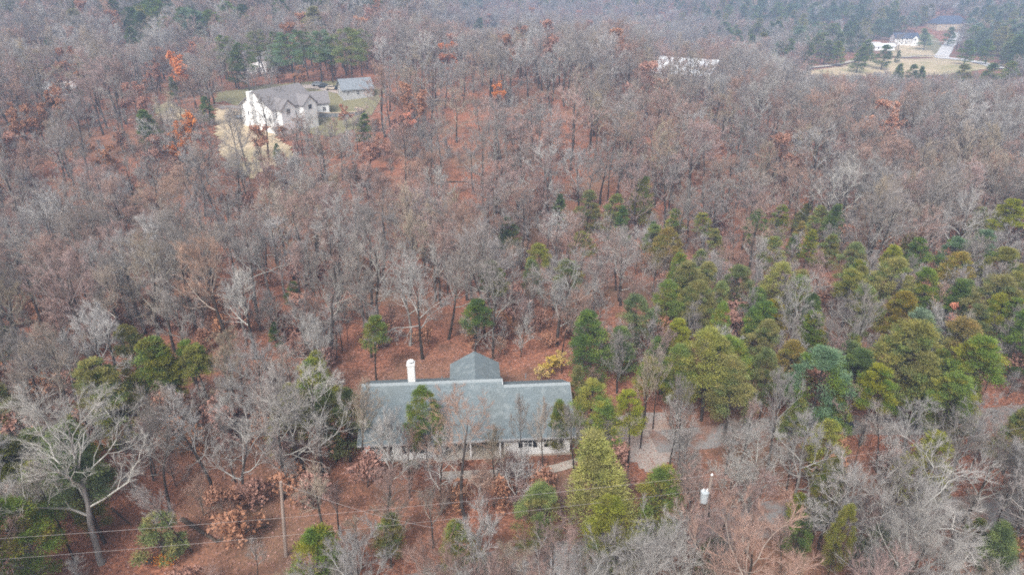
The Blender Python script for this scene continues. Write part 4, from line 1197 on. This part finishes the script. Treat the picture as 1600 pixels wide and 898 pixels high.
for k in range(2):
    tv, parts = bare_meshes(0, False, leaves=.6, leafn=3500, seed=950 + k, nlimb=8, ntwig=4, tw_r=.02, lod=2.0, Ht=13, crown_r=4, fork=.36, crook=.16, upright=.8)
    FOAK.append(seg_mesh('far_oak', [(tv[0], tv[1], 3)] + parts, [M['limb_pink'], M['twig_pink'], M['leaf_fade'], M['trunk']]))
r = rs2.rand(len(far), 5)
isd = r[:, 0] < fd[far] * (DEP[far] > 190)
bt = far[~isd]; q = r[~isd]
ix = (q[:, 1] * 14).astype(int)
# right part greyer, left part pinker
swap = (q[:, 2] < .25) & (PX[bt] > 1000) & np.isin(ix % 7, [1, 4]); ix[swap] = 2
oak = (q[:, 3] < np.where(PX[bt] < 640, .05, .015)) & (PY[bt] < 330)
ix2 = np.where(oak, 14 + (q[:, 4] * 2).astype(int), ix)
hts = np.array([HTS[i] for i in bt]); base_h = np.array(FH + [13, 13])[ix2]; sc = hts / base_h
wd = np.where(DEP[bt] > 330, 1.25, 1.15)
scatter('distant_bare_woods', np.stack([XY[bt, 0], XY[bt, 1], Z[bt]], 1), np.stack([(q[:, 3] - .5) * .12, (q[:, 0] - .5) * .12, q[:, 2] * 6.28], 1), np.stack([sc * wd, sc * wd, sc], 1), ix2,
        FARM + FOAK, 'grey-brown leafless woods covering the slopes and hills into the distance', 'woods')
dt = far[isd]; q = r[isd]
ix = (q[:, 1] * 5).astype(int); sc = np.minimum(np.array([HTS[i] for i in dt]), 13 + 5 * q[:, 2]) / np.array([a[1] for a in FDARK])[ix] * 1.15
scatter('distant_evergreens', np.stack([XY[dt, 0], XY[dt, 1], Z[dt]], 1), np.stack([q[:, 3] * 0, q[:, 3] * 0, q[:, 3] * 6.28], 1), np.stack([sc * 1.15, sc * 1.15, sc], 1), ix,
        [a[0] for a in FDARK], 'dark evergreen patches mixed into the far woods', 'woods')

# understorey: leafy rust saplings, brush, thin poles (too many to count)
US = []
for k, (lf, ln, hh, cr, mt) in enumerate(((-.5, 1500, 4.5, 1.7, 'litter'), (-1, 1100, 3.2, 1.4, 'litter'), (2.9, 0, 5.0, 1.6, None), (2.9, 0, 3.0, 1.5, None), (2.9, 0, 8.0, 1.3, None), (.2, 900, 5.0, 1.8, 'fade'))):
    tv, parts = bare_meshes(0, False, leaves=lf, leafn=ln, seed=1200 + k, nlimb=7, ntwig=3, tw_r=.010, lod=2.5, Ht=hh, crown_r=cr, fork=.22 if hh < 6 else .5, crook=.2, upright=.9, lean=.12)
    tn = ['pink', 'pink', 'pale', 'pink', 'grey', 'pink'][k]
    US.append(seg_mesh('undergrowth', [(tv[0] * np.array([.6, .6, 1]), tv[1], 3)] + parts, [M['limb_' + tn], M['twig_' + tn], M['leaf_' + (mt or 'litter')], M['trunk']]))
UP_ = []
def ugrid(y0, y1, sp):
    y = y0
    while y < y1:
        w = y * .80 + 20; n = int(2 * w / sp); UP_.append(np.stack([-w + RS.rand(n) * 2 * w, y + RS.rand(n) * sp], 1)); y += sp
ugrid(32, 90, 2.3); ugrid(90, 200, 3.6); ugrid(200, 330, 6)
UP_ = np.concatenate(UP_); UZ = H(UP_[:, 0], UP_[:, 1]); UX, UY, UD = pix(UP_[:, 0], UP_[:, 1], UZ)
k = (UX > -60) & (UX < 1660) & (UY < 960)
for poly in EXC: k &= ~inside(UX, UY, poly)
hu = (UP_[:, 0] - HX) * cos(R4) + (UP_[:, 1] - HY) * sin(R4); hv = -(UP_[:, 0] - HX) * sin(R4) + (UP_[:, 1] - HY) * cos(R4)
k &= ~((hu > -1.6) & (hu < 23.5) & (hv > -2.6) & (hv < 13.5))
XYs = XY; XY = UP_
k &= ~near_line(W([(640, 930), (800, 885), (900, 872), (1050, 838), (1180, 812), (1330, 800), (1500, 800), (1700, 790)]), 2.9)
k &= ~near_line(W([(1020, 690), (1110, 682), (1200, 668), (1330, 664), (1460, 662), (1560, 652), (1680, 640)]), 3.0)
XY = XYs
pn = np.sin(UP_[:, 0] * .21 + 1) + np.sin(UP_[:, 1] * .27 + UP_[:, 0] * .05) + RS.normal(size=len(UP_)) * .6
openl = (UX > 150) & (UX < 440) & (UY > 720)
k &= (pn > np.where((UX > 560) & (UX < 900) & (UY < 600), .1, -.25)) & ~(openl & (RS.rand(len(UP_)) < .72))
UP_, UZ = UP_[k], UZ[k]; q = RS.rand(len(UP_), 5)
ix = np.array([0, 1, 1, 2, 3, 3, 4, 4, 4, 2])[(q[:, 0] * 10).astype(int)]
fr = (UX[k] > 545) & (UX[k] < 905) & (UY[k] > 730) & (UY[k] < 880); ix[fr & ((ix == 4) | (ix == 2))] = 3; ix[fr & (ix == 0)] = 1
s = (.65 + .6 * q[:, 1]) * np.where((ix == 5), .55, 1)
scatter('undergrowth', np.stack([UP_[:, 0], UP_[:, 1], UZ], 1), np.stack([(q[:, 2] - .5) * .3, (q[:, 3] - .5) * .3, q[:, 4] * 6.28], 1), np.stack([s, s, s], 1), ix, US,
        'rust-leaved saplings and leafless brush growing under the trees', 'undergrowth')
# fallen leaves lying loose on the near ground
nl = 60000
lx = RS.uniform(-55, 60, nl); ly = RS.uniform(34, 78, nl)
lz = H(lx, ly) + RS.uniform(.02, .07, nl)
hu = (lx - HX) * cos(R4) + (ly - HY) * sin(R4); hv = -(lx - HX) * sin(R4) + (ly - HY) * cos(R4)
k = ~((hu > -.5) & (hu < 22.5) & (hv > -.5) & (hv < 12.5)); lx, ly, lz = lx[k], ly[k], lz[k]
dd = RS.normal(size=(len(lx), 3)); dd[:, 2] *= .25
v, f = leaf_tris(np.stack([lx, ly, lz], 1), dd, RS.uniform(.10, .22, len(lx)), RS, 1.0)
o = bpy.data.objects.new('fallen_leaves', mesh_np('fallen_leaves', v, [f], [M['leaf_litter']], None)); COL.objects.link(o)
tag(o, 'loose rust-brown leaves lying on the ground near the house', 'leaves', kind='stuff')

# fallen logs
def log(px0, py0, px1, py1, r, label):
    a = Vector(at(px0, py0)); b = Vector(at(px1, py1)); mb = MB(); n = 7
    P = []
    for k in range(n + 1):
        p = a.lerp(b, k / n); p.z = hz(p.x, p.y) + r * .7 + (rnd.uniform(-.05, .05)); P.append(p)
    o_ = P[0].copy(); mb.tube([tuple(p - o_) for p in P], [r * (1 - .5 * k / n) for k in range(n + 1)], 8)
    q = P[3] - o_; mb.tube([tuple(q), tuple(q + Vector((.5, .3, .8)))], [r * .4, r * .1], 5)
    o = mb.build('fallen_log', M['log'], None, loc=o_); tag(o, label, 'log')
log(285, 812, 340, 848, .22, 'dark fallen log lying on leaves right of the big pale oak')
log(340, 845, 420, 822, .14, 'thin fallen log lying left of the lone wooden pole')
log(228, 880, 285, 866, .20, 'dark fallen log beside the small orange leaf pile at lower left')
log(175, 795, 205, 820, .10, 'short thin log behind the trunk of the big pale oak')
log(20, 328, 95, 342, .32, 'long dark fallen log on the slope at the left edge')
log(690, 285, 735, 285, .22, 'straight dark fallen log on the rust slope in the middle distance')
log(780, 184, 845, 184, .28, 'dark fallen log high on the far rust slope')
# orange leafy clump at lower left
rs3 = np.random.RandomState(9); x, y, z = at(256, 878)
P = rs3.normal(size=(420, 3)) * np.array([.42, .3, .16]) + np.array([0, 0, .35])
v, f = leaf_tris(P, rs3.normal(size=(420, 3)), rs3.uniform(.1, .2, 420), rs3, .8)
rt = empty('orange_shrub', (x, y, z), 0, 'tiny bright orange leafy shrub on the ground at lower left', 'shrub')
o = inst('leaves', mesh_np('leaves', v, [f], [M['orange']]), rt)
mb = MB()
for k in range(5): mb.tube([(0, 0, -.1), (rnd.uniform(-.35, .35), rnd.uniform(-.25, .25), .45)], [.03, .01], 5)
mb.build('stem', M['trunk'], rt)
# foundation shrubs in front of the house
k_ = 0
for u_, v_, s_, tn in ((.9, -.7, 1.0, 'litter'), (2.3, -.8, 1.1, 'litter'), (3.7, -.75, .95, 'litter'), (5.3, -.8, 1.15, 'dark'), (6.8, -.7, 1.0, 'litter'), (10.2, -.6, .9, 'litter'), (15.4, -.7, .9, 'litter'), (16.9, -.75, 1.0, 'litter'), (18.4, -.7, .9, 'litter')):
    x, y = hw(u_, v_)
    rt = empty('foundation_shrub', (x, y, 0), rnd.uniform(0, 6))
    rs3 = np.random.RandomState(40 + k_)
    n = 900; dirs = rs3.normal(size=(n, 3)); dirs /= np.linalg.norm(dirs, axis=1, keepdims=True)
    P = dirs * np.array([.62, .55, .42]) * s_ * (rs3.rand(n, 1) ** .4) + np.array([0, 0, .45 * s_])
    v, f = leaf_tris(P, dirs + rs3.normal(size=(n, 3)) * .4, rs3.uniform(.07, .15, n), rs3, .7)
    inst('leaves', mesh_np('leaves', v, [f], [M['leaf_' + tn]]), rt)
    A = np.zeros((60, 3)); B = dirs[:60] * np.array([.7, .6, .5]) * s_ + np.array([0, 0, .45 * s_])
    v, f = segs_geo(A, B, np.full(60, .015), np.full(60, .005), 3); inst('stems', mesh_np('stems', v, [f], [M['trunk']]), rt)
    TREES.append(dict(o=rt, kind='foundation_shrub', x=x, y=y, z=0, h=1, r=.6, tone='dark green' if tn == 'dark' else 'rust brown'))
    k_ += 1

# ------------------------------------------------------------------ labels of trees and shrubs: kind, look, place, order
BANDS = [(830, 'along the bottom edge'), (735, 'near the wires'), (660, 'level with the house'), (560, 'just behind the house'),
         (470, 'farther behind the house'), (380, 'before the ravine'), (290, 'in the middle distance'), (170, 'on the far slope'), (100, 'near the upper clearings'), (-999, 'on the horizon woods')]
COLS = [(170, 'far left'), (380, 'left'), (560, 'left of the house roof'), (730, 'under or over the roof left half'), (900, 'in line with the roof right half'), (1070, 'right of the roof'),
        (1240, 'centre right'), (1420, 'right'), (9999, 'far right')]
COLW = ['at far left', 'at left', "left of the roof", "in line with the chimney", "in line with the roof's right", 'right of the roof', 'at centre right', 'at right', 'at far right']
KW = dict(bare_tree='bare tree', pine_tree='pine', cedar_tree='cedar', evergreen_bush='green bush', oak_tree='leafy oak', golden_shrub='golden shrub', foundation_shrub='shrub')
TW = dict(grey='grey', pink='pinkish-brown', tan='tan-grey', pale='pale-limbed', dark='dark green', green='mid green', olive='olive', yellow='yellow-green', blue='blue-green', rust='rusty olive')
ORD = ['first', 'second', 'third', 'fourth', 'fifth', 'sixth', 'seventh', 'eighth', 'ninth', 'tenth', 'eleventh', 'twelfth', 'thirteenth', 'fourteenth', 'fifteenth', 'sixteenth', 'seventeenth', 'eighteenth', 'nineteenth', 'twentieth']
groups = {}
for t in TREES:
    px, py, _ = pix(t['x'], t['y'], t['z']); px = float(px); py = float(py); t['px'] = px
    band = next(n for n, (a, _) in enumerate(BANDS) if py >= a); colm = next(n for n, (a, _) in enumerate(COLS) if px < a)
    if t['kind'] in ('golden_shrub', 'foundation_shrub', 'evergreen_bush'): band = colm = -1
    groups.setdefault((t['kind'], TW.get(t['tone'], t['tone']), band, colm), []).append(t)
GR = dict(bare_tree='leafless trees of the near woods', pine_tree='pines among the bare trees', cedar_tree='cedars among the bare trees', oak_tree='oaks still holding orange leaves',
          golden_shrub='golden shrubs behind the house', foundation_shrub='low shrubs along the house front', evergreen_bush=None)
for (kind, tone, band, colm), lst in groups.items():
    lst.sort(key=lambda t: t['px'])
    for n, t in enumerate(lst):
        if kind == 'foundation_shrub': place_ = 'along the front wall of the grey-roofed house'
        elif kind == 'golden_shrub': place_ = 'behind the right end of the house'
        elif kind == 'evergreen_bush': place_ = 'on the open leaf litter right of the big pale oak'
        else: place_ = BANDS[band][1] + ', ' + COLW[colm]
        pre = '' if len(lst) == 1 else ('leftmost' if n == 0 else 'rightmost' if n == len(lst) - 1 else ORD[min(n, 19)] + ' from left') + ' '
        t['o']['label'] = (pre + tone + ' ' + KW[kind] + ' ' + place_).strip()
        t['o']['category'] = 'shrub' if 'shrub' in kind or 'bush' in kind else 'tree'
        if GR[kind]: t['o']['group'] = GR[kind]
HANDL = ['large spreading pale oak with a thick trunk on open leaf litter at lower left', 'bare tree with dark trunk standing before the middle of the grey roof',
         'crooked pale bare tree right of the transformer pole']
for o, l in zip([t['o'] for t in TREES if t['kind'] == 'bare_tree'][:3], HANDL): o['label'] = l

# ------------------------------------------------------------------ haze
mb = MB(); mb.box(-1350, -40, -60, 1350, 1350, 75)
hzo = mb.build('haze', M['white'], None); tag(hzo, kind='stuff')
hm = bpy.data.materials.new('haze_air'); hm.use_nodes = True
hn = hm.node_tree.nodes
for n in list(hn):
    if n.type != 'OUTPUT_MATERIAL': hn.remove(n)
pv = hn.new('ShaderNodeVolumePrincipled'); pv.inputs['Color'].default_value = (.50, .66, .95, 1); pv.inputs['Density'].default_value = .00064
hm.node_tree.links.new(pv.outputs[0], [n for n in hn if n.type == 'OUTPUT_MATERIAL'][0].inputs['Volume'])
hzo.data.materials.clear(); hzo.data.materials.append(hm)
print('TREES', len(TREES), 'far', len(far), 'under', len(UP_))
